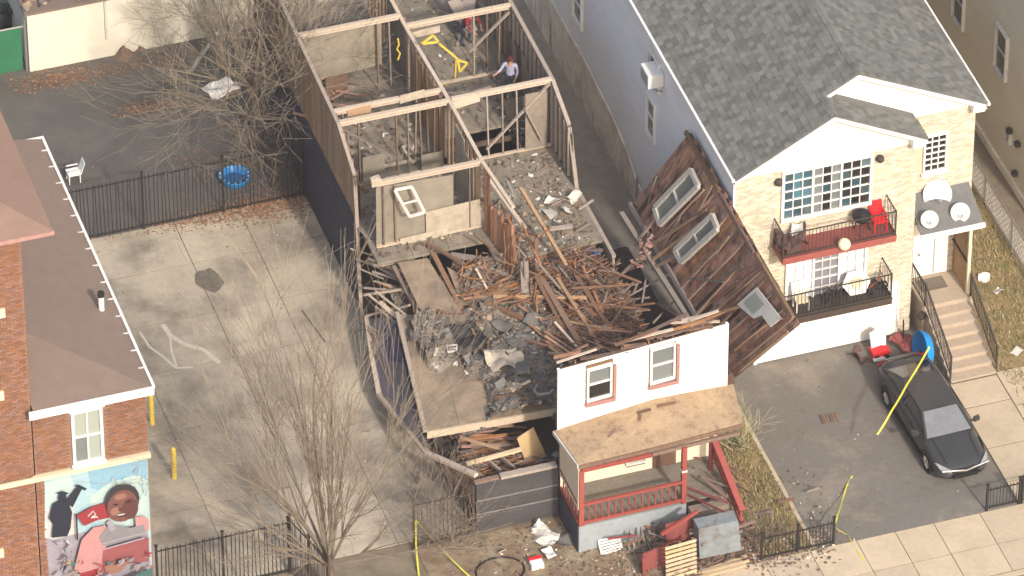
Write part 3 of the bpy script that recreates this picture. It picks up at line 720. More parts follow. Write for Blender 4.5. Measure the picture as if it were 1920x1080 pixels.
sheet('header_board', 'timber_tan', [(-4.491, 3.420, 5.965), (-3.710, 3.420, 6.015), (-3.696, 3.420, 5.660), (-4.497, 3.420, 5.592)], (0, .03, 0))
sheet('header_board', 'plaster', [(-2.708, 3.420, 6.122), (-1.869, 3.420, 6.181), (-1.872, 3.420, 5.874), (-2.712, 3.420, 5.793)], (0, .03, 0))
sheet('header_board', 'plate', [(-1.292, 2.840, 5.897), (-0.159, 2.840, 5.972), (-0.160, 2.840, 5.708), (-1.148, 2.840, 5.575)], (0, .03, 0))
sheet('header_board', 'plaster', [(-1.179, 7.100, 5.667), (-0.160, 7.100, 5.733), (-0.162, 7.100, 5.468), (-1.089, 7.100, 5.423)], (0, .03, 0))
sheet('wall_panel', 'plaster', [(-3.089, -0.460, 4.327), (-1.242, -0.460, 4.392), (-1.155, -0.460, 3.082), (-3.064, -0.460, 2.990)], (0, .03, 0))
sheet('wall_panel', 'plaster', [(-3.972, -0.480, 3.459), (-2.432, -0.480, 3.511), (-2.163, -0.480, 2.909), (-3.941, -0.480, 2.962)], (0, .015, 0))
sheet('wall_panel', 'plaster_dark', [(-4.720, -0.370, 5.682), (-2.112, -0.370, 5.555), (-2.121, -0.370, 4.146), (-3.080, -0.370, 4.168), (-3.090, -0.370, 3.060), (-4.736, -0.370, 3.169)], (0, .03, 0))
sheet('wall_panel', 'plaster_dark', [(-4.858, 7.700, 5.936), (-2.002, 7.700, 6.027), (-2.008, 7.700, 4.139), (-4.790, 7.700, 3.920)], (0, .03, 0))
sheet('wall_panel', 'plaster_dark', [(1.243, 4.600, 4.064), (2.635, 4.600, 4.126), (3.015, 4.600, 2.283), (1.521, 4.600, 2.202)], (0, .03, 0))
# upper floor panels, with the stair hole
def deck(x0, x1, y0, y1, z, m, hole=None, nx=3, dy=2.4):
    y = y0
    while y < y1 - .05:
        ye = min(y + dy, y1)
        for i in range(nx):
            a = x0 + (x1 - x0) * i / nx; b = x0 + (x1 - x0) * (i + 1) / nx
            segs = [(y, ye)]
            if hole and b > hole[0] + .05 and a < hole[1] - .05: segs = [s for s in ((y, min(ye, hole[2])), (max(y, hole[3]), ye)) if s[1] - s[0] > .05]
            for s in segs:
                t = R(-.02, .0); MB().box(a + .006, b - .006, s[0] + .006, s[1] - .006, z - .12, z + t).build('floor_panel', m, RH)
        y = ye
deck(-4.94, -1.3, -1.15, 12.4, 3.22, 'floor_dust')
deck(-1.3, 2.36, -2.3, 12.4, 3.22, 'floor_dust', (-1.3, 1.2, 2.95, 4.45))
MB().box(-4.9, 2.3, -10.9, 12.4, .25, .5).build('ground_floor', 'rub_dark', RH)
for i in range(9): bar('floor_joist', 'dark_board', (-4.9, 11 - i * 1.4, 2.98), (2.3, 11 - i * 1.4, 2.98), .06, .2)
# front room deck, dropped, with its rim boards
FLd, FRd, BRd, BLd = (-5.649, -8.523, 2.300), (-1.447, -8.777, 2.350), (-0.712, -4.876, 2.450), (-4.876, -3.197, 2.700)
NX = 4
for i in range(NX):
    for j in range(3):
        q = []
        for a, b in ((i, j), (i + 1, j), (i + 1, j + 1), (i, j + 1)):
            q.append(U3(U3(FLd, FRd, a / NX), U3(BLd, BRd, a / NX), b / 3))
        c = sum(q, V()) / 4; q = [c + (p - c) * .992 + V((0, 0, R(-.005, .005))) for p in q]
        sheet('floor_panel', 'plywood', q, (0, 0, -.05))
bar('rim_board', 'plate', V(FLd) + V((0, -.04, -.14)), V(FRd) + V((0, -.04, -.14)), .06, .26)
bar('rim_board', 'plate_grey', V(BLd) + V((-.06, 0, .03)), V(FLd) + V((-.06, 0, .03)), .13, .16)
for i in range(7): bar('floor_joist', 'old_board', U3(FLd, FRd, i / 7 + .03) + V((0, .05, -.2)), U3(BLd, BRd, i / 7 + .03) + V((0, 0, -.2)), .05, .2)
# left wall leaning out over the lot
outer = [(-5.360, -1.229, 1.050), (-5.721, -2.952, 0.850), (-6.013, -4.624, 0.700), (-5.752, -8.827, 1.600), (-4.786, -10.913, 2.150)]
inner = [V(BLd) + V((-.12, .2, -.25)), U3(BLd, FLd, .35) + V((-.12, 0, -.35)), U3(BLd, FLd, .66) + V((-.12, 0, -.5)), V(FLd) + V((-.1, -.1, -.6)), V((-4.9, -10.9, .9))]
for i in range(4):
    m_ = ('siding_lilac', 'siding_lilac', 'siding_lilac', 'old_board')[i]
    n_ = 6
    for k in range(n_):
        a = U3(outer[i], inner[i], k / n_); b = U3(outer[i + 1], inner[i + 1], k / n_); c = U3(outer[i + 1], inner[i + 1], (k + .94) / n_); d = U3(outer[i], inner[i], (k + .94) / n_)
        sheet('leaning_board', 'blue_tarp' if i == 0 and k > 2 else m_, [a, b, c, d], (0, 0, -.03))
    bar('leaning_plate', 'plate', V(outer[i]) + V((0, 0, .05)), V(outer[i + 1]) + V((0, 0, .05)), .17, .12)
for a, b, m in (((-5.464, -1.682, 1.120), (-4.932, -4.148, 2.200), 'plate'), ((-5.505, -1.813, 1.100), (-4.951, -4.770, 2.100), 'plate_grey'), ((-5.491, -1.881, 1.060), (-5.244, -4.550, 1.600), 'timber_tan'), ((-5.431, -1.352, 1.300), (-4.421, -2.895, 2.700), 'plate'), ((-5.425, -1.133, 2.000), (-4.284, -2.125, 2.750), 'plate'),
                ((-5.934, -4.774, 0.800), (-5.566, -7.148, 2.000), 'plate_grey'), ((-5.566, -2.290, 1.000), (-5.655, -4.875, 1.300), 'timber_tan')):
    bar('leaning_stud', m, a, b, .09, .06)
# front low wall, dark siding with two pale trim lines
lap(RH, (-4.86, -11.12, .02), (1, 0, 0), (0, -1, 0), 2.70, 2.0, .22, [], 'grey_siding')
MB().box(-4.86, -2.16, -11.11, -11.0, 0, 2.0).build('wall_lining', 'dark_board', RH)
bar('trim_line', 'steel', (-4.86, -11.17, 1.33), (-2.16, -11.17, 1.30), .03, .035); bar('trim_line', 'steel', (-4.86, -11.17, .78), (-2.16, -11.17, .74), .03, .035)
bar('top_plate', 'plate_grey', (-4.05, -11.06, 2.06), (-2.2, -11.06, 2.06), .22, .10)
bar('top_plate', 'old_board', (-4.9, -11.06, 2.04), (-4.1, -11.06, 2.06), .16, .06)
MB().box(-4.85, -2.2, -10.95, -8.6, .5, .62).build('floor_panel', 'dark_board', RH)
# white front wall
FT = (1, 0, .075); FO = V((-2.22, -11.17, 3.52))
fw = [(1.02, 1.72, .98, 2.16), (3.10, 3.80, .98, 2.28)]
lap(RH, FO, FT, (0, -1, 0), 5.6, 2.5, .20, [(a - .1, b + .1, c - .02, d + .1) for a, b, c, d in fw], 'white_vinyl')
MB().prism([FO + V((0, .004, 0)), FO + V((5.6, .004, .42)), FO + V((5.6, .004, 2.92)), FO + V((0, .004, 2.5))], (0, .05, 0)).build('sheathing', 'old_board', RH)
for k, (a, b, c, d) in enumerate(fw):
    O = FO + V((a, -.045, a * .075 + c))
    w_ = window(RH, O, (1, 0, .075), (0, -1, 0), b - a, d - c, 1, 2, 1, fr=.065, depth=.06, mun=.05, pm=(lambda s, i, j: 'glass_dark' if (j == 0) else 'glass_grey') if k == 0 else (lambda s, i, j: 'glass_grey'))
    t_ = MB(); t_.bar(O + V((-.12, -.085, -.14)), O + V((b - a + .16, -.085, -.12)), .08, .13); t_.bar(O + V((b - a + .13, -.07, -.08)), O + V((b - a + .13, -.07, d - c + .08)), .10, .09)
    t_.build('trim', 'trim_rose', None, local=True).parent = w_
for x in (0, 5.53): MB().box(FO.x + x, FO.x + x + .09, -11.22, -11.10, FO.z + x * .075 - (.0 if x else .3), FO.z + x * .075 + 2.52).build('corner_board', 'white_trim', RH)
for i in range(14):
    x = .2 + i * .4; MB().box(FO.x + x, FO.x + x + .05, -11.10, -11.01, 3.5 + x * .075, 6.0 + x * .075 + R(-.1, .1)).build('stud', 'timber_brown', RH)
for i in range(26):
    x = R(.0, 5.2); L = R(.5, 1.6); z = 6.05 + x * .075 + R(-.02, .12); a = V((FO.x + x, -11.0 + R(-.08, .5), z)); an = R(-.35, .35)
    bar('broken_board', random.choice(('timber_brown', 'timber_brown', 'old_board', 'timber_orange', 'plate')), a, a + V((L * math.cos(an), L * math.sin(an), L * .1 + R(-.15, .15))), R(.06, .14), .035)
# lower front wall, porch
DX = (.95, 1.75)
lap(RH, (-2.1, -11.17, 1.16), (1, 0, 0), (0, -1, 0), 5.2, 2.38, .22, [(.95 + 2.1, 1.75 + 2.1, 0, 2.1), (.08 + 2.1, .72 + 2.1, .35, 1.9)], 'porch_wall')
MB().box(-2.1, 3.1, -11.16, -11.02, 0, 3.5).build('sheathing', 'old_board', RH)
window(RH, (.12, -11.21, 1.6), (1, 0, 0), (0, -1, 0), .56, 1.4, 1, 2, 1, pm='glass_grey', fm='dull_white')
MB().box(1.0, 1.7, -11.2, -11.165, 1.17, 3.2).build('front_door', 'dark_board', RH)
MB().box(-2.13, -2.09, -13.0, -11.2, 1.75, 3.5).build('side_screen', 'porch_wall', RH)
for i in range(9): MB().box(-2.1, 3.05, -13.0 + i * .2, -12.81 + i * .2, 1.08, 1.15).build('floor_board', 'porch_floor', RH)
MB().box(-2.1, 1.45, -13.03, -12.9, .0, 1.06).build('porch_base', 'blue_block', RH)
MB().box(-2.14, -2.101, -13.03, -11.2, .0, 1.06).build('porch_base', 'navy_siding', RH)
pr = [V((-2.32, -11.2, 3.60)), V((-2.157, -13.100, 3.724)), V((0.477, -13.120, 3.833)), V((3.245, -13.050, 3.947)), V((3.62, -11.2, 3.93)), V((1.0, -11.2, 4.02))]
mb = MB(); tp = pr; bt = [p + V((0, 0, -.12)) for p in pr]
mb.add(tp + bt, [(0, 1, 5), (1, 2, 5), (2, 3, 5), (3, 4, 5), (6, 11, 7), (7, 11, 8), (8, 11, 9), (9, 11, 10), (0, 6, 7, 1), (1, 7, 8, 2), (2, 8, 9, 3), (3, 9, 10, 4), (4, 10, 11, 5), (5, 11, 6, 0)])
mb.build('porch_roof', 'porch_shingle', RH)
for a, b in ((pr[1], pr[2]), (pr[2], pr[3])): bar('fascia', 'old_board', V(a) + V((0, -.03, -.10)), V(b) + V((0, -.03, -.10)), .04, .15)
bar('fascia', 'dull_white', V(pr[1]) + V((-.03, -.02, -.08)), V(pr[0]) + V((-.03, 0, -.08)), .04, .14)
bar('porch_beam', 'red_worn', (-2.0, -12.95, 3.33), (.3, -12.95, 3.35), .10, .16); bar('porch_beam', 'old_board', (.32, -12.95, 3.36), (3.2, -12.95, 3.46), .10, .12)
for x, zt in ((-2.03, 3.36), (1.36, 3.42)): MB().box(x - .075, x + .075, -13.06, -12.91, 1.1, zt).build('porch_post', 'red_paint', RH)
MB().box(1.27, 1.45, -13.075, -12.90, 2.40, 2.47).build('post_band', 'dull_white', RH)
MB().box(2.62, 2.74, -11.9, -11.78, 1.1, 3.5).build('porch_post', 'red_worn', RH)
def prail(a, b, h0, h1, n, m='red_paint', bm='red_worn', w=.09):
    a = V(a); b = V(b); o = MB().bar(a + V((0, 0, h1)), b + V((0, 0, h1)), w, .09).bar(a + V((0, 0, h0)), b + V((0, 0, h0)), w * .8, .10).build('porch_rail', m, RH)
    for i in range(1, n):
        q = U3(a, b, i / n); d = (b - a).normalized() * .025
        MB().bar(q + V((0, 0, h0 + .05)), q + V((R(-.02, .02), 0, h1 - .05)), .04, .04).build('baluster', bm, None, local=True).parent = o
prail((-2.0, -13.0, 1.08), (1.30, -13.0, 1.12), .10, .86, 15)
prail((-2.1, -11.25, 1.1), (-2.1, -12.92, 1.1), .10, .88, 7)
a0, b0 = V((2.750, -11.854, 2.443)), V((2.950, -14.047, 1.187))
o = MB().bar(a0, b0, .20, .10).bar(a0 + V((.02, 0, -.62)), b0 + V((.02, 0, -.5)), .14, .10).build('stair_rail', 'red_paint', RH)
for i in range(9):
    q = U3(a0, b0, (i + .3) / 9); MB().box(q.x - .02, q.x + .03, q.y - .06, q.y + .06, q.z - .6, q.z - .03).build('baluster', 'red_paint', None, local=True).parent = o
for i in range(5):
    MB().box(1.5, 2.85, -13.35 - i * .3, -13.05 - i * .3, max(0, .7 - i * .2), .95 - i * .2).build('porch_step', 'timber_grey', RH)
sheet('sun_block_sheet', 'dark_board', [(3.5, -7.4, 0), (5.25, -7.0, 0), (5.25, -7.0, 6.7), (4.1, -7.3, 3.3), (3.5, -7.4, 3.1)], (0, .05, 0))  # added sheet, out of view, keeps the sun out of the alley
# side wall stub under the fallen panel
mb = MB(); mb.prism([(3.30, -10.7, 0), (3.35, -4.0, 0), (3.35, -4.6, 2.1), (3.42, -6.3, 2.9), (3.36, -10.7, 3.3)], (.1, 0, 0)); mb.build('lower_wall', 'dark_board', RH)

# ---------------------------------------------------------------- wall section that fell against the neighbour
A_, B_, C_, Dd = V((5.22, -2.4, 6.98)), V((5.22, -12.50, 6.98)), V((3.85, -.9, 3.2)), V((4.05, -10.1, 3.2))
FWp = thing('fallen_wall_section', 'long brown wall section with windows leaning on the white house', 'wall', (4.5, -6, 3.2))
def W(s, t): return U3(U3(C_, Dd, s), U3(A_, B_, s), t)
nrm = (Dd - C_).cross(A_ - C_).normalized(); nrm = nrm if nrm.x < 0 else -nrm
def wp(pts, name, m, off, th, parent=None): return MB().prism([p + nrm * off for p in pts], nrm * th).build(name, m, FWp if parent is None else parent)
holes = {}
nb = 46
wins = [((.10, .42), (.33, .86)), ((.36, .42), (.55, .88))]
for i in range(nb):       # sheathing boards run up the panel
    s0, s1 = i / nb, (i + .985) / nb
    off = R(-.03, .02); e = R(-.06, .05); e2 = R(-.07, .03)
    if random.random() < .07: e -= R(.15, .5)
    wp([W(s0, 0 - e), W(s1, 0 - e), W(s1, 1 + e2), W(s0, 1 + e2)], 'sheathing_board', 'panel_board', off, .022)
wp([W(-.002, -.0), W(1.0, -.0), W(1.0, 1.0), W(-.002, 1.0)], 'sheathing', 'dark_board', -.06, .03)
for i in range(15):
    s = (i + .5) / 15 + R(-.015, .015); k = R(-.02, .02); t1 = random.choice((1, 1, .98, R(.6, .95))); t0 = random.choice((0, 0, R(.05, .3)))
    p, q = W(s, t0 + .02) + nrm * .07, W(s + k, t1 - .04) + nrm * .07
    MB().bar(p, q, R(.03, .05), .07, up=nrm).build('stud', 'panel_stud', FWp)
for i in range(12):
    s = R(.05, .95); t = R(.05, .7); ds = R(-.12, .12); dt = R(.15, .4)
    MB().bar(W(s, t) + nrm * .14, W(min(.98, max(.02, s + ds)), min(.97, t + dt)) + nrm * R(.12, .2), R(.04, .09), .03, up=nrm).build('loose_lath', random.choice(('panel_stud', 'timber_brown', 'timber_grey')), FWp)
for t, a, b, m, w in ((.0, -.01, .72, 'timber_grey', .14), (.985, -.01, .31, 'old_board', .15), (.975, .32, .63, 'dark_board', .13), (.99, .645, .97, 'old_board', .14)):
    MB().bar(W(a, t) + nrm * .08, W(b, t + R(-.012, .012)) + nrm * .08, w, .10, up=nrm).build('wall_plate', m, FWp)
for i in range(46):
    s = R(.02, .97); t = R(.0, .75); ds = R(-.035, .035); dt = R(.12, .5)
    MB().bar(W(s, t) + nrm * .045, W(min(.99, max(.01, s + ds)), min(1.02, t + dt)) + nrm * R(.04, .08), R(.025, .06), .025, up=nrm).build('batten', 'lath_red', FWp)
MB().bar(W(.997, .12) + nrm * .05, W(1.0, .86) + nrm * .05, .06, .08, up=nrm).build('end_stud', 'panel_stud', FWp)
def pwin(c, name, pane, fr):
    c = [V(p) + nrm * .24 for p in c]; ctr = sum(c, V()) / 4
    f = MB()
    for a, b in zip(c, c[1:] + c[:1]): f.bar(a, b, .17, .12, up=nrm)
    f.bar((c[0] + c[3]) / 2, (c[1] + c[2]) / 2, .07, .07, up=nrm)
    fo = f.build(name, fr, FWp)
    for u0, u1 in ((.03, .48), (.52, .97)):
        q = [U3(U3(c[0], c[3], u), U3(c[1], c[2], u), v) - nrm * .03 for u, v in ((u0, .05), (u1, .05), (u1, .95), (u0, .95))]
        MB().prism(q, nrm * .012).build('pane', pane, None, local=True).parent = fo
pwin([(4.249, -2.525, 4.228), (4.199, -3.196, 4.046), (5.038, -4.409, 6.341), (5.050, -3.656, 6.423)], 'window', 'glass_grey', 'frame_grey')
pwin([(4.226, -4.570, 4.037), (4.231, -5.171, 4.016), (4.995, -6.361, 6.100), (5.018, -5.789, 6.200)], 'window', 'glass_grey', 'frame_grey')
q = [V(p) + nrm * .30 for p in ((4.756, -9.173, 5.251), (5.149, -9.785, 6.325), (5.265, -11.686, 6.535), (5.055, -11.334, 5.965), (5.022, -10.652, 5.912), (4.879, -10.289, 5.532))]
o = MB().prism(q, nrm * .05).build('patch_board', 'dull_white', FWp)
q = [V(p) + nrm * .355 for p in ((4.876, -9.509, 5.571), (5.110, -9.900, 6.209), (5.144, -10.585, 6.261), (4.925, -10.251, 5.664))]
MB().prism(q, nrm * .012).build('patch_pane', 'glass_green', None, local=True).parent = o
for a, b, m in (((3.734, -2.753, 2.757), (4.959, -5.305, 6.063), 'timber_tan'), ((3.748, -3.393, 2.759), (5.044, -5.810, 6.274), 'timber_tan'), ((3.728, -3.664, 2.685), (4.396, -5.196, 4.478), 'timber_tan'), ((3.655, -2.196, 2.569), (4.814, -3.435, 5.769), 'panel_stud')):
    MB().bar(V(a) + nrm * .2, V(b) + nrm * .2, .10, .04, up=nrm).build('loose_lath', m, FWp)
mb = MB()
for i in range(34):
    c = U3(V((3.947, -3.008, 3.345)), V((3.538, -2.968, 2.192)), i / 33) + nrm * .25 + V((R(-.2, .2), R(-.2, .2), R(-.15, .15)))
    mb.add([c + V((R(-.16, .16), R(-.16, .16), R(-.12, .12))) for q in range(4)], [(0, 1, 2), (1, 2, 3), (0, 2, 3), (0, 1, 3)])
tag(mb.build('insulation_scrap', 'pink_scrap'), 'torn pink scraps hanging on the lower edge of the fallen wall', 'insulation')
tag(MB().bar((3.500, -0.775, 2.857), (3.750, -6.690, 2.939), .16, .14).build('long_beam', 'timber_grey'), 'long grey beam along the dark gap below the fallen wall', 'beam')
tag(MB().bar((3.600, -4.181, 2.787), (4.300, -4.757, 3.277), .07, .05).build('white_lath', 'timber_pale'), 'short pale lath across the lower edge of the fallen wall', 'lath')

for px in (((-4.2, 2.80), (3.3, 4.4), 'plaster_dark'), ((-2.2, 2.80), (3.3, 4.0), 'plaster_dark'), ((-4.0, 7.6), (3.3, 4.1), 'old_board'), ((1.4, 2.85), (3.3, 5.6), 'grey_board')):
    (x, y), (a, b), m = px
    MB().box(x, x + .75, y - .015, y + .015, a, b).build('wall_panel', m, RH)
for i in range(7):
    y = 3.9 + i * .5; MB().box(2.25, 2.27, y, y + .46, 3.3, 3.3 + R(.8, 2.3)).build('wall_panel', random.choice(('plaster_dark', 'old_board', 'grey_board')), RH)
for i in range(9):
    y = .95 + i * .2 + R(0, .1); MB().box(-4.84, -4.82, y, y + R(.12, .4), 3.3, 3.3 + R(.5, 1.9)).build('wall_panel', random.choice(('plaster_dark', 'old_board')), RH)

for i in range(11):       # studs left standing along the line of the centre wall
    y = -2.9 - i * .28; x = -.85 + R(-.06, .12); h = R(3.2, 4.7) - i * .08
    MB().bar((x, y, 2.3), (x + R(-.18, .18), y + R(-.15, .15), h), .05, .09, up=(0, 1, 0)).build('stud', random.choice(('timber_orange', 'old_board', 'timber_grey')), RH)

# ================================================================ rubble inside the ruin
from mathutils import noise as NZ
def hgt(x, y):
    b = (y + 8.8) / 5.3; a = (x + 5.7 - b * .65) / 4.2
    deck_ = 2.25 + .42 * max(0, min(1, b)) * (1 - .5 * max(0, min(1, a)))
    mk = max(b - .56 + .10 * NZ.noise(V((x * 1.5, y * 1.5, 1))), a - .48 + .14 * NZ.noise(V((x * 1.3, y * 1.3, 8))))
    h = deck_ - .32 + .75 * max(0, min(1, mk / .16 + .5)) if b > 0 else (.9 if x < -1.6 else 2.2)
    if y > -3.3: h = max(h, 2.55 + .25 * (y + 3.3) / 2)
    if x > 2.0: h = max(.45, h - (x - 2.0) * 2.2)
    if x < -4.5 and y > -3: h -= .5
    if b <= 0 and x < -1.6: h = .75
    if x < -2.6 and -3.9 < y < -1.3: h = min(h, 2.3)
    return h
def heap_z(x, y):
    p = V((x, y, 0))
    return hgt(x, y) + .30 * NZ.noise(p * 1.1) + .16 * NZ.noise(p * 3.1 + V((5, 2, 0))) + .07 * NZ.noise(p * 8.0)
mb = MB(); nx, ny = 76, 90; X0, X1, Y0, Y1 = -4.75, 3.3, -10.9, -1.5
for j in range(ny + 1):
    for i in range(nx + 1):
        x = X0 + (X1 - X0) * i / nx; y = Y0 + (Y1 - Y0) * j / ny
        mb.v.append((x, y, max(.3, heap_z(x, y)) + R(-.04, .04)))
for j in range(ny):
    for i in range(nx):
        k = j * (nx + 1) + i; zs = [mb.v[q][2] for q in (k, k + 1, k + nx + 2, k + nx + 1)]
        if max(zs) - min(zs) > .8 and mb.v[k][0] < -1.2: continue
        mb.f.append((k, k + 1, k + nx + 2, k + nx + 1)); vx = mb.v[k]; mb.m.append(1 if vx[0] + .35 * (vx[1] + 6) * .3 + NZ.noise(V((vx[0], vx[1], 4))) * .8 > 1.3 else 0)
tag(mb.build('rubble', ['rub_heap', 'soil_and_gap_shade']), 'grey brown heap of plaster dust and shingle rubble filling the collapsed rooms', kind='stuff')
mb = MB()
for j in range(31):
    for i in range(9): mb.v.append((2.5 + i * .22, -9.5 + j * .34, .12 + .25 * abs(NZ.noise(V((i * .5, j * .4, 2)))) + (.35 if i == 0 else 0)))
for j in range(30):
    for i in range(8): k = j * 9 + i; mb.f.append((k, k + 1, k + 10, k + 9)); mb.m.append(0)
tag(mb.build('alley_shade_cover', 'soil_and_gap_shade'), 'debris cover coloured dark as the shade in the gap below the fallen wall', kind='stuff')  # dark cover over the alley ground: the gap's shade put into the colour
# shards scattered through the heap
mb = MB(); mm = ['rub_grey', 'rub_blue', 'rub_tan', 'rub_pale', 'rub_dark', 'timber_brown', 'timber_orange']
def shard(mb, c, s, m, flat=.12, L=None):
    a = R(0, 6.28); t = R(-.5, .5); d = V((math.cos(a), math.sin(a), t)).normalized(); e = d.cross(V((0, 0, 1))).normalized(); e = (e + V((0, 0, R(-.4, .4)))).normalized(); f = d.cross(e)
    mb.obox(c, d * (L or s), e * s * R(.2, .9), f * s * flat, m)
for i in range(5200):
    x = R(-4.6, 3.1); y = R(-10.7, -1.5); b = (y + 8.8) / 5.3; a = (x + 5.7 - b * .65) / 4.2
    if 0 < b < .52 and a < .42 and random.random() < .96: continue
    grey = NZ.noise(V((x * .7, y * .7, 3.3)))
    if x > .2 or y > -3.4: m = random.choices(range(7), (2, .8, 1.0, .25, 4.5, 5, 2.6))[0]
    elif grey > -.15: m = random.choices(range(7), (6, 6, 1, .5, 1.2, .6, .15))[0]
    else: m = random.choices(range(7), (4, 2, 3, .5, 2, 2, .5))[0]
    s = R(.025, .09) if random.random() < .9 else R(.09, .20)
    z = max(.35, heap_z(x, y)) + R(0, .06)
    if m >= 5: shard(mb, V((x, y, z + .04)), R(.02, .035), m, .5, R(.12, .45))
    else: shard(mb, V((x, y, z)), s, m, R(.06, .2))
tag(mb.build('debris', mm), 'small broken chips of shingle, board and plaster over the rubble heap', kind='stuff')
mb = MB()
for i in range(1300):       # chips on the standing floors
    x, y = random.choice(((R(-4.8, -1.4), R(-.9, 2.7)), (R(-1.1, 2.2), R(-2.2, 2.7)), (R(-1.1, 2.2), R(-2.2, 2.7)), (R(-4.8, -1.4), R(3.7, 7.4)), (R(1.2, 2.2), R(3, 7)), (R(-1, 2.2), R(5, 12))))
    if -1.3 < x < 1.25 and 2.9 < y < 4.5: continue
    shard(mb, V((x, y, 3.24 + R(0, .04))), R(.02, .085), random.choices((0, 2, 3, 5, 4), (4, 2, 1.4, 2, 1))[0], R(.08, .3))
tag(mb.build('floor_debris', mm), 'pale chips and plaster crumbs on the standing upper floors', kind='stuff')
# ---------------------------------------------------------------- loose timbers, one by one
TONE = dict(timber_orange='orange', timber_tan='tan', timber_brown='brown', timber_grey='grey', pink_scrap='pinkish', plate_grey='greyish', plate='pale', timber_pale='cream', plaster='plaster grey', maroon='dark red', dark_board='dark')
def loose(n, c, sx, sy, ang, dang, L0, L1, mats, label, group, zr=.35, tilt=.18, name='loose_timber', w=(.035, .085), h=(.03, .06), heap=False, cat='timber', xlim=None):
    c = V(c)
    for i in range(n):
        x = c.x + random.gauss(0, .5) * sx; y = c.y + random.gauss(0, .5) * sy; z = c.z + R(-.05, zr)
        if -4.9 < x < -2.4 and -5.2 < y < -1.2 and heap: x = -2.2 + R(0, 1.2)
        if xlim: x = min(max(x, xlim[0]), xlim[1])
        if heap: z = max(z, heap_z(x, y) + .04 + R(0, .16))
        a = math.radians(ang + random.gauss(0, .6) * dang); t = random.gauss(0, .6) * tilt; L = R(L0, L1)
        d = V((math.cos(a) * math.cos(t), math.sin(a) * math.cos(t), math.sin(t))) * L / 2
        p = V((x, y, z)); mk = random.choice(mats); o = MB().bar(p - d, p + d, R(*w), R(*h)).build(name, mk)
        f = (L - L0) / (L1 - L0); ln = 'short' if f < .33 else 'medium' if f < .66 else 'long'
        q = sum(k * (x - c.x > sx * .3 * t_) for k, t_ in ((1, -1), (1, 1))); q2 = sum((1 if y - c.y < sy * .3 * t_ else 0) for t_ in (1, -1))
        wh = ('rear', 'middle', 'front')[q2] + ' ' + ('left', 'centre', 'right')[q]
        tag(o, '%s %s %s, %s' % (ln, TONE.get(mk, 'brown'), label, wh), cat, group)
loose(24, (-1.083, -3.383, 2.750), 1.2, .9, 4, 32, .8, 2.6, ('timber_orange', 'timber_orange', 'timber_tan', 'timber_brown'), 'loose board in the fan of splintered boards mid ruin', 'splintered boards mid ruin', heap=True)
loose(20, (0.550, -4.341, 2.700), 1.6, 1.7, -72, 22, 1.2, 3.4, ('timber_orange', 'timber_brown', 'timber_brown', 'timber_orange', 'timber_grey'), 'timber lengthwise by the fallen centre wall', 'lengthwise timbers by the fallen centre wall', heap=True)
loose(28, (0.471, -6.437, 2.600), 1.7, 1.1, -48, 24, .9, 2.8, ('timber_orange', 'timber_orange', 'timber_tan', 'timber_brown'), 'splinter behind the white front wall', 'orange boards behind the white front wall', heap=True)
loose(42, (-3.688, -8.461, 1.050), 2.2, 1.2, -8, 26, .9, 2.1, ('timber_orange', 'timber_tan', 'timber_brown', 'pink_scrap'), 'board in the open front room', 'boards in the open front room', zr=.45, tilt=.12, w=(.06, .12), xlim=(-3.75, -3.1))
loose(28, (2.215, -4.001, 2.000), 1.2, 1.9, 35, 40, .6, 1.7, ('timber_grey', 'timber_brown', 'timber_grey', 'timber_orange', 'plate_grey'), 'lath along the fallen side wall', 'grey laths along the fallen side wall', w=(.03, .08), heap=True)
loose(12, (-4.414, -1.144, 2.150), .6, 1.5, -52, 14, 1.0, 2.0, ('plate_grey', 'plate', 'timber_grey', 'timber_pale'), 'lath at the left ruin edge', 'pale laths at the left edge', zr=.3, tilt=.15, w=(.03, .08))
loose(10, (-0.228, -1.512, 3.700), .7, 1.4, -82, 20, 1.0, 2.3, ('timber_orange', 'timber_brown', 'timber_grey'), 'stud leaning where the centre wall snapped', 'snapped centre wall studs', tilt=1.0)
loose(10, (-3.0, 1.3, 3.3), 1.6, 1.6, -50, 40, .5, 1.7, ('timber_grey', 'timber_grey', 'plate_grey', 'plaster'), 'board in the middle left room', 'boards in the middle left room', zr=.15)
loose(14, (-4.0, 7.1, 3.3), .9, 1.2, -20, 35, .5, 1.5, ('pink_scrap', 'timber_brown', 'timber_grey', 'pink_scrap'), 'board in the rear left room pile', 'boards in the rear left room', zr=.35)
loose(8, (.9, .2, 3.28), 1.5, 1.8, 10, 50, .4, 1.4, ('plate_grey', 'timber_grey', 'timber_grey'), 'scrap in the middle right room', 'scraps in the middle right room', zr=.08, tilt=.05)
loose(6, (.6, 6.0, 3.3), 1.4, .7, 5, 40, .5, 1.6, ('timber_grey', 'timber_brown', 'plate_grey'), 'board in the rear right room', 'boards in the rear right room', zr=.2)
loose(16, (2.374, -12.337, 1.100), .9, 1.7, -70, 22, .7, 2.0, ('timber_grey', 'timber_brown', 'timber_brown', 'maroon'), 'board on the porch steps', 'boards on the porch steps', zr=.35, tilt=.3)
loose(14, (0.595, -13.387, 0.350), 1.5, .8, -30, 50, .5, 1.3, ('timber_brown', 'maroon', 'timber_grey', 'dark_board'), 'board below the porch rail', 'boards below the porch rail', zr=.3)
loose(8, (3.821, -13.090, 0.100), 1.6, 1.0, 0, 60, .3, .9, ('timber_brown', 'timber_grey', 'pink_scrap'), 'stick by the low front fence', 'sticks by the front fence', zr=.1)
loose(8, (0.386, -3.207, 3.300), 1.6, 1.6, -60, 40, 1.2, 2.6, ('timber_brown', 'timber_orange', 'timber_grey', 'timber_tan'), 'stud leaning out of the central heap', 'studs leaning out of the heap', tilt=1.1, heap=True)
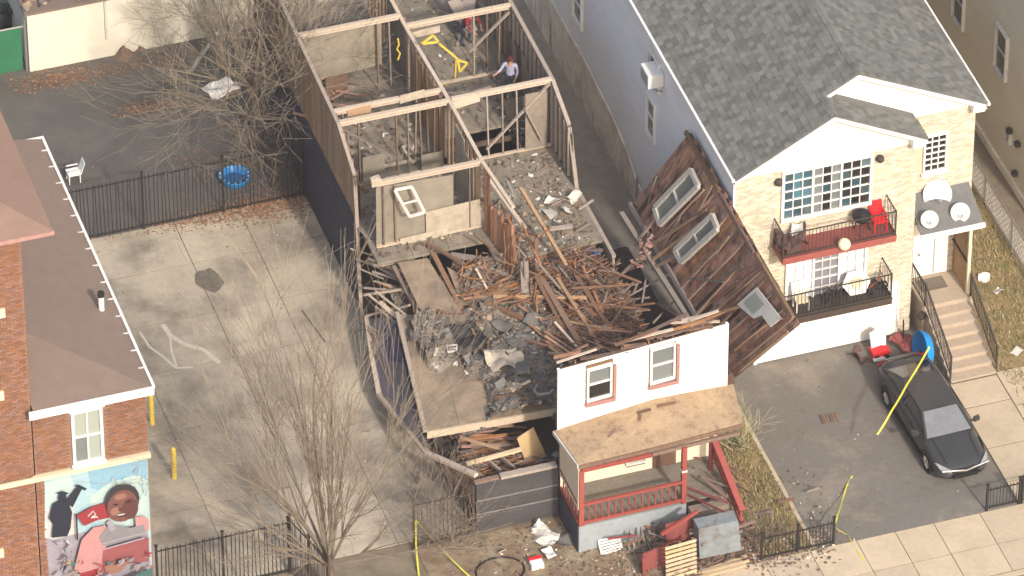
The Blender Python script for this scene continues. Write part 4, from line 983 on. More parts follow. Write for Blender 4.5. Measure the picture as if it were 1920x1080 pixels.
loose(4, (-4.6, -3.2, 2.7), .6, 1.6, -60, 35, .7, 1.7, ('timber_brown', 'timber_grey', 'plate_grey'), 'stick spilling over the left ruin edge', 'sticks over the left ruin edge', heap=True)
def one(name, label, a, b, w, h, m, cat='timber'): return tag(MB().bar(a, b, w, h).build(name, m), label, cat)
one('long_timber', 'long pinkish timber sloping from the standing rear wall into the heap', (0.111, -0.542, 4.600), (0.683, -3.505, 3.500), .11, .09, 'timber_tan')
one('long_timber', 'long pale orange timber reaching down towards the white front wall', (0.239, -3.913, 3.400), (0.627, -6.865, 2.900), .11, .09, 'timber_tan')
one('long_timber', 'long level brown timber lying across the middle of the heap', (-1.884, -3.791, 3.100), (0.940, -4.782, 3.100), .10, .08, 'timber_tan')
one('stout_post', 'stout orange post standing upright amid the heap', (-0.892, -2.807, 4.600), (-0.802, -2.643, 2.900), .13, .13, 'timber_orange')
one('wide_plank', 'wide grey plank standing in the middle of the heap', (-0.689, -3.338, 3.900), (-0.944, -4.271, 2.700), .26, .04, 'timber_grey')
one('long_beam', 'long dark brown beam right beside the big plywood sheet', (-3.111, -0.724, 3.250), (-2.879, -4.574, 2.600), .16, .12, 'old_board')
one('long_beam', 'dark brown beam along the left side of the big plywood sheet', (-4.430, -1.228, 3.000), (-4.171, -4.245, 2.500), .14, .12, 'old_board')
one('long_beam', 'long grey beam fallen diagonally below the centre wall', (-0.903, -0.094, 5.000), (-0.142, -1.801, 3.900), .14, .10, 'plate_grey')
one('long_beam', 'dark grey beam lying right of the plaster wall scrap', (-2.535, -1.353, 3.100), (-0.999, -2.198, 3.050), .16, .12, 'timber_grey')
one('long_timber', 'brown beam dropping steeply to the splinter heap', (-0.356, -3.531, 3.300), (-0.134, -6.627, 2.800), .15, .10, 'timber_brown')
one('pale_board', 'pale thick board lying across the open front room', (-4.750, -9.825, 1.750), (-2.940, -9.851, 1.900), .12, .10, 'timber_pale')
one('long_timber', 'tan timber slanting through the right side of the heap', (0.679, -4.752, 3.100), (1.280, -6.439, 2.500), .10, .07, 'timber_orange')
for a, b, l in (((-4.694, -9.487, 1.500), (-4.418, -10.425, 1.600), 'short dark joist at the left end of the front room opening'), ((-4.065, -9.344, 1.500), (-3.782, -10.367, 1.600), 'short dark joist in the middle of the front room opening'), ((-3.625, -9.354, 1.500), (-3.328, -10.329, 1.600), 'short dark joist beside the leaning board in the front room')):
    one('joist', l, a, b, .07, .12, 'plate_grey', 'joist')
def flat(name, label, cat, m, pts, th=.03):
    return tag(MB().prism([V(p) for p in pts], (0, 0, -th)).build(name, m), label, cat)
for l, a, b, w, h, m in (
    ('dark brown upright stud standing right of the wide grey plank', (-0.150, -2.907, 4.400), (-0.240, -3.300, 2.600), .13, .06, 'timber_brown'),
    ('long orange brown timber pitched down towards the right wall stub', (0.891, -3.858, 3.300), (1.221, -6.392, 2.900), .14, .08, 'timber_orange'),
    ('long dark brown beam running down the middle of the heap', (-0.201, -3.611, 3.300), (0.028, -7.043, 3.000), .18, .10, 'old_board'),
    ('pale straight timber near the splinter pile behind the white wall', (-0.426, -5.624, 3.100), (-0.070, -7.122, 3.000), .08, .06, 'timber_pale'),
    ('tan brown beam leaning against the plaster wall scrap', (-3.292, -1.190, 3.700), (-2.335, -2.193, 3.300), .11, .09, 'timber_brown'),
    ('short yellowish stick left of the orange fan', (-2.023, -2.396, 3.200), (-1.924, -3.253, 3.000), .07, .06, 'timber_pale'),
    ('dark brown beam below the level brown timber', (-2.236, -3.985, 3.100), (-1.061, -5.161, 2.900), .16, .10, 'timber_brown'),
    ('pale grey timber on the middle right room floor edge', (0.780, -1.491, 3.450), (1.529, -1.595, 3.450), .14, .08, 'plate_grey'),
    ('long pale lath at the left edge, uppermost', (-5.218, -1.767, 2.600), (-4.466, -3.712, 2.600), .06, .05, 'plate'),
    ('long pale lath at the left edge, second down', (-5.425, -1.614, 2.400), (-4.706, -3.787, 2.500), .06, .05, 'plate'),
    ('long pale lath at the left edge, third down', (-5.347, -2.166, 2.300), (-4.703, -3.999, 2.400), .06, .05, 'plate_grey'),
    ('bright tan board lying level among the left edge laths', (-5.214, -2.209, 2.500), (-4.967, -3.026, 2.500), .16, .04, 'plate'),
    ('orange board in the fan behind the white wall, uppermost', (-0.868, -5.981, 3.100), (-0.123, -7.381, 3.000), .08, .05, 'timber_orange'),
    ('orange board in the fan behind the white wall, second down', (-0.943, -6.205, 3.120), (-0.308, -7.401, 3.020), .08, .05, 'timber_tan'),
    ('orange board in the fan behind the white wall, third down', (-1.003, -6.489, 3.140), (-0.435, -7.562, 3.050), .08, .05, 'timber_orange'),
    ('orange board in the fan behind the white wall, fourth down', (-0.998, -6.794, 3.160), (-0.544, -7.674, 3.080), .09, .05, 'timber_tan'),
    ('long pale board lying level at the foot of the fan', (-1.146, -7.127, 3.200), (-0.216, -7.546, 3.200), .08, .05, 'timber_tan')):
    one('long_timber', l, a, b, w, h, m)
flat('plywood_sheet', 'big tan plywood sheet sloping down into the ruin', 'plywood', 'plywood', [(-4.323, -1.356, 3.250), (-3.343, -1.452, 3.250), (-3.005, -4.638, 2.950), (-4.284, -4.607, 2.950)], .03)
flat('plywood_sheet', 'torn tan board right of the long dark beam', 'plywood', 'plywood', [(-2.778, -1.710, 2.950), (-2.352, -2.294, 2.850), (-2.472, -3.547, 2.750), (-2.846, -3.480, 2.750)], .03)
flat('plywood_sheet', 'narrow tan strip left of the heap at the room edge', 'plywood', 'plate_grey', [(-4.767, -0.805, 2.980), (-3.595, -0.874, 3.000), (-3.661, -1.081, 3.000), (-4.799, -1.023, 2.980)], .05)
tag(MB().prism([(-3.013, -9.645, 2.150), (-2.427, -9.480, 2.300), (-2.080, -9.724, 1.250), (-2.785, -9.815, 1.250)], (.02, .05, .03)).build('board_sheet', 'osb'), 'yellowish chipboard sheet leaning in the open front room', 'board')
# thin splinters through the heap
mb = MB()
for i in range(1200):
    x = random.gauss(.9, 1.3); y = random.gauss(-5.4, 1.9)
    if not (-3.4 < x < 3.0 and -10.6 < y < -1.7) or (x < -.6 and y < -4.8): continue
    a = math.radians(random.choice((5, -48, -70, 35)) + random.gauss(0, 18)); L = R(.15, .8); t = R(-.25, .25); d = V((math.cos(a), math.sin(a), t)) * L / 2
    p = V((x, y, max(.4, heap_z(x, y)) + R(.02, .28))); mb.bar(p - d, p + d, R(.012, .035), R(.01, .03), random.choice((0, 0, 1, 2, 3, 3)))
for i in range(500):
    x = R(-4.7, -2.3); y = R(-10.9, -8.9); a = R(-.5, .4); L = R(.2, .9); d = V((math.cos(a), math.sin(a), R(-.15, .15))) * L / 2; p = V((x, y, R(.9, 1.5))); mb.bar(p - d, p + d, R(.015, .04), R(.01, .03), random.choice((0, 1, 2, 2, 3)))
tag(mb.build('splinters', ['timber_brown', 'timber_grey', 'timber_orange', 'dark_board']), 'thin splinters strewn between the loose timbers of the heap', kind='stuff')
# torn roofing sheets in the grey heap
def crumple(c, s, m, label, amp=.12, n=7, rz=None, asp=1.3, nm='roofing_sheet', grp='torn roofing sheets'):
    c = V(c); a = R(0, 3.14) if rz is None else rz; mb = MB(); o = V((R(0, 50), R(0, 50), 0)); tx, ty = R(-.15, .15), R(-.15, .15)
    for j in range(n + 1):
        for i in range(n + 1):
            u = (i / n - .5) * s * asp; v = (j / n - .5) * s; k = NZ.noise(V((u * 2.2, v * 2.2, 0)) + o)
            e = 1 + .25 * NZ.noise(V((u * 3, v * 3, 7)) + o)
            mb.v.append((c.x + (u * math.cos(a) - v * math.sin(a)) * e, c.y + (u * math.sin(a) + v * math.cos(a)) * e, c.z + k * amp * 2 + u * tx + v * ty))
    for j in range(n):
        for i in range(n):
            k = j * (n + 1) + i; mb.f.append((k, k + 1, k + n + 2, k + n + 1)); mb.m.append(0)
    ob = mb.build(nm, m); md = ob.modifiers.new('thick', 'SOLIDIFY'); md.thickness = .012
    return tag(ob, label, 'roofing', grp)
fl_ = sorted([(-2.707, -5.205, 2.900), (-1.955, -5.097, 2.950), (-1.540, -6.009, 2.900), (-2.574, -6.161, 2.850), (-0.981, -5.139, 2.950), (-2.319, -7.014, 2.800), (-2.887, -4.382, 2.850), (-1.250, -6.751, 2.750), (-2.026, -3.949, 2.950), (-1.888, -7.858, 2.700)])
ORD = ('leftmost', 'second from left', 'third from left', 'fourth from left', 'fifth from left', 'fifth from right', 'fourth from right', 'third from right', 'second from right', 'rightmost')
for k, px in enumerate(fl_):
    crumple(px, R(.45, .8), 'felt_torn', 'crumpled grey roofing felt on the heap, %s of the ten' % ORD[k])
for k, px in enumerate(((-2.919, -8.291, 2.550), (-2.321, -8.359, 2.600), (-1.775, -8.321, 2.600))):
    crumple(px, R(.5, .7), 'rub_blue', 'blue grey roofing scrap on the front deck, ' + ('furthest from', 'midway to', 'nearest to')[k] + ' the white wall', grp='blue grey roofing scraps')
for k, px in enumerate(((-4.628, -4.507, 2.850), (-4.507, -4.966, 2.850), (-3.796, -4.977, 2.850), (-3.513, -5.649, 2.800), (-3.005, -6.115, 2.750))):
    crumple(px, R(.5, .8), 'rub_dark_felt', 'dark torn felt at the rear edge of the tan deck, ' + ('leftmost', 'second from left', 'middle one', 'second from right', 'rightmost')[k], amp=.14, grp='dark torn felt pieces')
crumple((-2.468, -6.654, 2.950), .9, 'plaster', 'pale tan crumpled sheet in the middle of the grey heap', grp='pale crumpled sheet', nm='plaster_sheet')['category'] = 'sheet'
crumple((-3.227, -5.432, 3.150), .85, 'black_plastic', 'black plastic bag at the back edge of the tan deck', amp=.2, grp='black bag', nm='plastic_bag')['category'] = 'bag'
crumple((1.830, -2.438, 3.000), .5, 'blue_deep', 'dark blue cloth crumpled near the right wall stub', amp=.2, grp='dark cloth', nm='cloth')['category'] = 'cloth'
for k in range(5):
    p = V((1.618, -0.360, 3.350)) + V((-.5 + k * .25, R(-.35, .35), R(0, .1)))
    crumple(p, R(.2, .4), 'rub_pale', 'white crumpled rag on the middle right room floor, ' + ('leftmost', 'second from left', 'middle one', 'second from right', 'rightmost')[k], amp=.14, n=5, grp='white rags', nm='rag')['category'] = 'rag'
# white sash thrown against the stud wall, and a small frame in the heap
def sash(label, c, m='dull_white', nm='window_sash', bw=.075):
    c = [V(p) for p in c]; t = thing(nm, label, 'window frame', tuple(sum(c, V()) / 4))
    for a, b in zip(c, c[1:] + c[:1]): MB().bar(a, b, bw, bw).build('sash_bar', m, t)
    for k in (.52,): MB().bar(U3(c[0], c[3], k), U3(c[1], c[2], k), bw * .7, bw * .7).build('sash_bar', m, t)
    return t
sash('white window sash leaning in the middle left room', [(-4.211, -0.750, 5.755), (-3.637, -0.750, 5.742), (-3.294, -1.000, 4.792), (-3.798, -1.000, 4.743)])
sash('pale box frame on the floor of the middle room', [(-2.442, 4.065, 3.450), (-2.241, 4.118, 3.450), (-2.179, 3.331, 3.400), (-2.388, 3.252, 3.400)], 'plate')
sash('small white frame by the black bag', [(-3.976, -5.427, 2.900), (-3.638, -5.483, 2.900), (-3.765, -5.712, 2.850), (-4.023, -5.682, 2.850)], bw=.04)
tag(MB().prism([(-4.946, -0.600, 6.219), (-4.659, -0.600, 6.278), (-4.484, -0.600, 5.929), (-4.914, -0.600, 5.905)], (0, .15, 0)).build('plaster_block', 'plaster'), 'pale plaster lump on the left end of the middle beam', 'block')
# a white post with rods near the snapped wall
for k, (a, b) in enumerate((((0.075, 0.890, 3.900), (-0.064, 0.803, 3.400)), ((0.082, 0.800, 3.900), (0.245, 0.408, 3.400)), ((0.046, 0.804, 3.950), (0.277, 1.116, 3.300)))): tag(MB().tube([a, b], .03, 6).build('bent_pipe', 'steel'), 'thin pale pipe poking up right of the centre wall, ' + ('left one', 'right one', 'middle one')[k], 'pipe', 'thin pipes right of the centre wall')
tag(MB().tube([(-1.813, -8.062, 2.800), (-2.011, -8.333, 2.850), (-1.999, -8.617, 2.900), (-1.612, -8.629, 2.850), (-1.399, -8.418, 2.800)], .05, 8).build('bent_duct', 'steel'), 'pale bent duct near the corner of the white front wall', 'duct')
tag(MB().bar((-2.980, -8.046, 2.700), (-2.009, -7.902, 2.900), .07, .05).build('white_lath', 'timber_pale'), 'straight pale stick lying on the blue grey scrap', 'stick')
# yellow frame tool in the rear right room
t = thing('yellow_tool', 'yellow metal frame with two triangular ends in the rear right room', 'frame', (0.234, 7.610, 4.000))
def tri(c): 
    m = MB()
    for a, b in zip(c, c[1:] + c[:1]): m.bar(a, b, .065, .06)
    return m.build('triangle_end', 'yellow', t)
tri([(-1.282, 5.600, 6.337), (-0.875, 5.600, 6.591), (-0.694, 5.600, 6.284), (-0.951, 5.600, 6.301)]); tri([(-0.036, 5.600, 5.374), (0.296, 5.600, 5.161), (0.035, 5.600, 4.869)])
MB().bar((-0.658, 5.600, 6.187), (-0.036, 5.600, 5.419), .07, .06).build('link_bar', 'yellow', t)
MB().bar((-0.091, 5.600, 5.388), (-0.133, 5.600, 4.643), .05, .05).build('leg', 'yellow_dull', t)
tag(MB().tube([(-2.177, 5.300, 6.989), (-2.143, 5.300, 6.717), (-2.218, 5.300, 6.560), (-2.110, 5.300, 6.358), (-2.187, 5.300, 6.112)], .03, 6).build('yellow_strap', 'yellow_dull'), 'twisted yellow strap hanging by the centre wall post', 'strap')
for a, b, l in (((2.367, 10.304, 3.900), (2.574, 8.639, 3.700), 'long grey board leaning at the far right room'), ((1.818, 10.066, 4.200), (1.415, 9.291, 4.000), 'pale grey sheet edge at the top of the ruin'), ((1.227, 9.982, 4.400), (1.475, 8.726, 3.900), 'wide grey plank tilted in the far right room')):
    one('wide_plank', l, a, b, .45, .05, 'plate_grey', 'plank')
# porch roof scraps
for px in ((1205,772), (1245,768), (1228,778), (1148,815), (1118,835), (1198,848)):
    pass
for k, (c, L, an) in enumerate((((0.489, -11.664, 4.020), .45, .1), ((1.255, -11.591, 4.040), .6, .0), ((0.278, -11.868, 3.980), .25, 1.1), ((-0.729, -12.142, 3.840), .45, .7), ((-1.237, -12.708, 3.720), .5, 1.0), ((-0.806, -12.882, 3.680), .4, .05), ((2.317, -12.093, 3.900), .35, -.4), ((1.613, -12.338, 3.850), .3, .5))):
    c = V(c); d = V((math.cos(an), math.sin(an), 0)) * L / 2; tag(MB().bar(c - d, c + d, .08, .05).build('wood_scrap', 'timber_brown'), 'dark splinter on the tan porch roof, ' + ('rear middle, left one', 'rear middle, right one', 'centre', 'left side, upper', 'front left corner', 'left side, lower', 'right end', 'front right')[k], 'scrap', 'splinters on the porch roof')

# ================================================================ front yard things
t = thing('fallen_railing', 'grey slatted railing section fallen below the red porch rail', 'railing', (0.421, -12.871, 0.300))
a, b = V((-0.655, -12.896, 0.620)), V((1.589, -12.700, 0.950)); a2, b2 = V((-0.644, -13.548, 0.050)), V((1.533, -13.001, 0.100))
MB().bar(a, b, .07, .06).build('rail', 'timber_grey', t); MB().bar(a2, b2, .07, .06).build('rail', 'timber_grey', t)
for i in range(12): MB().bar(U3(a, b, (i + .3) / 12), U3(a2, b2, (i + .3) / 12), .05, .035).build('slat', ('rub_blue', 'timber_grey')[i % 2], t)
tag(MB().prism([(-0.505, -14.500, 0.707), (0.249, -14.500, 0.896), (0.305, -14.500, -0.461), (-0.543, -14.500, -0.445)], (0, .06, 0)).build('red_sheet', 'maroon'), 'dark red panel standing left of the wooden pallet', 'panel')
tag(MB().prism([(0.382, -14.100, 1.344), (1.297, -14.100, 1.467), (1.366, -14.100, 0.603), (0.431, -14.100, 0.507)], (0, .06, 0)).build('red_sheet', 'maroon'), 'worn dark red panel behind the wooden pallet', 'panel')
one('red_rail', 'fallen red rail slanting above the pallet', (0.210, -14.200, 1.099), (1.398, -14.200, 1.745), .10, .10, 'red_paint', 'rail')
one('red_post', 'short red post standing in front of the fallen railing', (-0.558, -14.700, 0.780), (-0.511, -14.700, -0.126), .10, .10, 'red_worn', 'post')
tag(MB().prism([(1.187, -14.900, 1.638), (2.491, -14.900, 1.630), (2.627, -14.900, 0.346), (1.246, -14.900, 0.376)], (0, .5, 0)).build('concrete_block', 'block_dull'), 'blue grey painted concrete block at the foot of the steps', 'block')
loose(7, (2.1, -14.7, 1.06), 1.0, .3, 10, 40, .5, 1.2, ('timber_brown', 'timber_grey'), 'board on top of the concrete block', 'boards on the concrete block', zr=.06, tilt=.05)
pc = [V(p) for p in ((0.032, -15.050, 1.334), (1.050, -15.050, 1.404), (1.086, -15.120, 0.027), (0.065, -15.120, -0.087))]
t = thing('wooden_pallet', 'pale wooden pallet propped upright before the steps', 'pallet', tuple((pc[2] + pc[3]) / 2))
for i in range(8):
    MB().bar(U3(pc[0], pc[3], (i + .4) / 8), U3(pc[1], pc[2], (i + .4) / 8), .03, .11).build('slat', 'pine', t)
for k in (.08, .5, .92): MB().bar(U3(pc[0], pc[1], k) + V((0, .07, 0)), U3(pc[3], pc[2], k) + V((0, .07, 0)), .09, .07).build('stringer', 'timber_brown', t)
for i in range(6):
    y = -15.05 - i * .07; x = 1.15 + R(-.2, .1)
    tag(MB().bar((x, y - .1, .06 + (i % 3) * .05), (x + R(1.3, 1.9), y + R(-.05, .25), .06 + (i % 3) * .05), .09, .045).build('pine_plank', 'pine'), 'clean yellow plank right of the pallet, %s of six counted from the steps' % ('first', 'second', 'third', 'fourth', 'fifth', 'last')[i], 'plank', 'yellow planks beside the pallet')
c = [V(p) for p in ((-1.473, -13.074, 0.350), (-0.805, -13.083, 0.350), (-0.766, -13.288, 0.020), (-1.466, -13.373, 0.020))]
t = thing('slatted_rack', 'white slatted rack lying below the porch base', 'rack', tuple((c[2] + c[3]) / 2))
for i in range(6): MB().bar(U3(c[0], c[3], i / 5), U3(c[1], c[2], i / 5), .05, .035).build('slat', 'white_plastic', t)
for k in (0, 1): MB().bar(U3(c[0], c[1], k), U3(c[3], c[2], k), .04, .04).build('side_bar', 'white_plastic', t)
tag(MB().tube([V((math.cos(i / 20 * 6.1 + .4) * .78 - 4.72, math.sin(i / 20 * 6.1 + .4) * .62 - 13.1, .03)) for i in range(21)], .028, 8).build('hose', 'black_plastic'), 'black hose looped on the ground by the pavement', 'hose')
o = tag(MB().box(*(lambda p: (p[0] - .2, p[0] + .2, p[1] - .15, p[1] + .15, 0, .2))((-3.569, -13.233, 0.000))).build('white_box', 'white_plastic'), 'small white box with red rim in the front yard', 'box')
MB().box(*(lambda p: (p[0] - .22, p[0] + .22, p[1] + .1, p[1] + .2, .2, .26))((-3.569, -13.233, 0.000))).build('box_rim', 'red_plastic', o)
def rag(px, s, m, label, cat, grp=None, amp=.16):
    ob = crumple(px, s, m, label, amp=amp, n=6, nm=cat, grp=grp or label); ob['category'] = cat
    if grp is None: del ob['group']
    return ob
rag((-2.968, -12.068, 0.120), .75, 'dull_white', 'pale crumpled tarp beside the dark front wall', 'tarp')
rag((-3.062, -11.660, 0.250), .3, 'white_plastic', 'small white bag against the dark front wall', 'bag')
rag((-3.050, -12.943, 0.100), .35, 'white_plastic', 'white plastic bag in front of the pale tarp', 'bag')
rag((-2.507, -12.377, 0.140), .6, 'rub_blue', 'grey torn sheet near the porch corner', 'sheet')
rag((-4.451, -12.289, 0.050), .25, 'dull_white', 'white paper scrap above the black hose', 'paper')
# litter over the yard
mb = MB(); lm = ['rub_pale', 'rub_dark', 'pink_scrap', 'rub_grey', 'timber_brown', 'rub_tan']
for i in range(2600):
    x = random.gauss(.2, 3.0); y = R(-15.3, -11.4)
    if i > 1900: x = R(2.6, 5.6); y = random.gauss(-14.9, .5)
    if not -6.5 < x < 6.3: continue
    shard(mb, V((x, y, .03)), R(.012, .05), random.choices(range(6), (.9, 1.6, .8, 2.5, 3.5, 2.4))[0], .3)
for i in range(130):
    x = R(5.2, 11); y = R(-15.0, -6.4); shard(mb, V((x, y, .012)), R(.01, .026), random.choices((0, 1, 5), (1, 3, 3))[0], .3)
for i in range(120):
    x = R(-14.5, -5.3); y = R(-10.5, 6.5); shard(mb, V((x, y, .014)), R(.01, .03), random.choices((0, 1, 5), (2, 3, 2))[0], .3)
for i in range(700):
    x = random.gauss(1.6, 1.1); y = random.gauss(-14.0, .55); a = R(0, 3.14); L = R(.08, .45); d = V((math.cos(a), math.sin(a), R(-.3, .3))) * L / 2; p = V((x, y, R(.03, .3) if 0 < x < 3.2 else .04))
    if -15.3 < y < -13.05: mb.bar(p - d, p + d, R(.015, .05), R(.01, .03), random.choice((1, 4, 4, 2, 3)))
tag(mb.build('litter', lm), 'scattered bits of broken wood, paper and plaster on yard, driveway and lot', kind='stuff')
# leaves blown against the back fence and in the yard behind
mb = MB()
def leafpatch(n, c, sx, sy):
    for i in range(n):
        x = c[0] + random.gauss(0, .5) * sx; y = c[1] + random.gauss(0, .5) * sy; a = R(0, 6.28); s = R(.025, .06); z = R(.012, .05)
        u = V((math.cos(a), math.sin(a), R(-.4, .4))) * s; w = V((-math.sin(a), math.cos(a), R(-.4, .4))) * s * .6; p = V((x, y, z))
        mb.add([p - u, p + w, p + u, p - w], [(0, 1, 2, 3)])
leafpatch(1500, (-7.2, 6.7), 3.6, .55); leafpatch(700, (-6.2, 6.5), 1.6, .9); leafpatch(600, (-11.449, 15.546, 0.000), 1.6, .6); leafpatch(350, (-8.758, 13.035, 0.000), 1.1, .4); leafpatch(900, (-6.3, 9), 2.4, 3.0); leafpatch(500, (-8.6, 15.4), 4.5, .5)
tag(mb.build('dry_leaves', 'leaf_rust'), 'rust brown dry leaves drifted along the back fence and yard', kind='stuff')
# grass blades
def blades(n, x0, x1, y0, y1, h, m, name, label, den=None, lean=.5):
    mb = MB()
    for i in range(n):
        x = R(x0, x1); y = R(y0, y1)
        if den and NZ.noise(V((x * den, y * den, 9))) < R(-.5, .3): continue
        a = R(0, 6.28); H = h * R(.4, 1.2); w = R(.012, .03); d = V((math.cos(a), math.sin(a), 0)); e = V((-d.y, d.x, 0)); p = V((x, y, 0))
        t = p + V((d.x * H * lean * R(.2, 1.4), d.y * H * lean * R(.2, 1.4), H))
        mb.add([p - e * w, p + e * w, t], [(0, 1, 2)])
    tag(mb.build(name, m), label, kind='stuff')
blades(5000, 3.4, 4.9, -15.0, -8.2, .17, 'dry_grass', 'dry_weeds', 'yellow dry weeds in the strip beside the driveway', 1.2, 1.0)
blades(2400, 3.4, 4.9, -15.0, -8.2, .15, 'green_grass', 'green_weeds', 'sparse green weeds in the strip beside the driveway', 1.5, 1.0)
blades(7000, 13.7, 16.3, -14.5, 2, .12, 'dry_grass', 'dry_grass', 'dry yellow grass in the side yard right of the stairs', 1.0, 1.0)
blades(3600, 13.7, 16.3, -9.5, 4, .12, 'green_grass', 'green_grass', 'patchy green grass in the side yard right of the stairs', .8, 1.0)
for k, px in enumerate(((12.960, -5.298, 0.000), (14.874, -4.466, 0.100), (15.037, -5.246, 0.100), (14.488, -8.295, 0.050))):
    if k: rag(px, .28, 'dull_white', ('', 'white scrap in the side yard nearest the canopy post', 'white scrap in the side yard midway to the wire fence', 'white scrap in the side yard beside the path slabs')[k], 'paper')

# ================================================================ fences
iron_fence('iron_fence', 'dark iron picket fence across the back of the concrete lot', (-13.4, 6.78, 0), (-5.1, 6.78, 0), 2.25, .13, 2.75, 'iron', pw=.026)
iron_fence('iron_fence', 'dark iron picket fence beside the mural building', (-15.25, -11.12, 0), (-11.0, -11.12, 0), 2.2, .13, 2.1, 'iron', pw=.026)
g_ = iron_fence('iron_gate', 'open iron gate leaf behind the front tree trunk', (-10.95, -11.12, 0), (-10.35, -13.3, 0), 2.3, .14, 1.15, 'iron_rust'); g_['category'] = 'gate'
iron_fence('iron_fence', 'short iron fence under the bare vines at the ruin corner', (-6.95, -11.25, 0), (-5.0, -11.25, 0), 1.9, .13, 1.9, 'iron_rust')
iron_fence('iron_fence', 'low iron fence at the foot of the dry weed strip', (3.2, -15.18, 0), (5.6, -15.18, 0), 1.0, .11, 1.2, 'iron')
iron_fence('iron_fence', 'low iron fence between driveway and path slabs', (10.75, -15.2, 0), (11.85, -15.2, 0), .95, .11, 1.1, 'iron')
iron_fence('iron_fence', 'low iron gate across the path slabs at the right edge', (11.95, -15.2, 0), (13.5, -15.2, 0), .95, .11, 1.5, 'iron')

# ================================================================ yellow bollards and tape
for p, l in (((-13.147, -5.608, 0.000), 'yellow bollard further from the brick building, by the bare twigs'), ((-13.109, -2.884, 0.000), 'yellow bollard tight against the corner of the brick building')):
    p = V(p); t = thing('bollard', l, 'bollard', tuple(p), 0, 'yellow bollards')
    MB().tube([p, p + V((0, 0, 1.2))], .085, 12).build('post', 'yellow', t); MB().lathe(p, [(.085, 1.2), (.06, 1.25), (0, 1.27)], 12).build('cap', 'yellow', t, smooth=True)
def tape(label, pts, w=.07, tw=.5, m='tape'):
    pts = [V(p) for p in pts]; P_ = []
    for a, b in zip(pts[:-1], pts[1:]):
        n = max(3, int((b - a).length / .35))
        for i in range(n): P_.append(U3(a, b, i / n) + V((0, 0, -.04 * math.sin(math.pi * i / n))))
    P_.append(pts[-1]); mb = MB()
    for i, p in enumerate(P_):
        d = (P_[min(i + 1, len(P_) - 1)] - P_[max(0, i - 1)]).normalized(); s = d.cross(V((0, 0, 1))).normalized(); u = s.cross(d); a = tw * math.sin(i * .7) + .3
        e = (s * math.cos(a) + u * math.sin(a)) * w / 2; mb.v += [tuple(p - e), tuple(p + e)]
    for i in range(len(P_) - 1): mb.f.append((2 * i, 2 * i + 1, 2 * i + 3, 2 * i + 2)); mb.m.append(0)
    o = mb.build('caution_tape', m); md = o.modifiers.new('thick', 'SOLIDIFY'); md.thickness = .003
    return tag(o, label, 'tape')
tape('broad yellow caution tape stretched over the black car', [(11.129, -9.034, 1.750), (9.727, -10.638, 1.800), (8.874, -11.554, 1.700)], .06, .12)
tape('thin yellow caution tape end drooping left of the black car', [(8.874, -11.554, 1.700), (8.249, -11.965, 1.200)], .06, .3)
tape('yellow caution tape lying on the driveway by the low fence', [(7.310, -12.316, 0.020), (6.982, -12.707, 0.030), (5.933, -14.599, 0.600), (5.62, -15.15, .75)], .05)
tape('yellow caution tape trailing from the low fence across the pavement', [(5.62, -15.18, .75), (6.175, -14.956, 0.050), (6.207, -15.922, 0.030), (6.336, -17.278, 0.030)], .05)
tape('yellow caution tape hanging down the iron fence post', [(-6.9, -11.3, 1.2), (-6.927, -11.369, 0.300), (-7.232, -12.648, 0.020)], .06)
tape('yellow caution tape slanting from the fence post to the yard', [(-6.9, -11.3, 1.25), (-6.244, -11.977, 0.400), (-5.668, -13.166, 0.020)], .06)

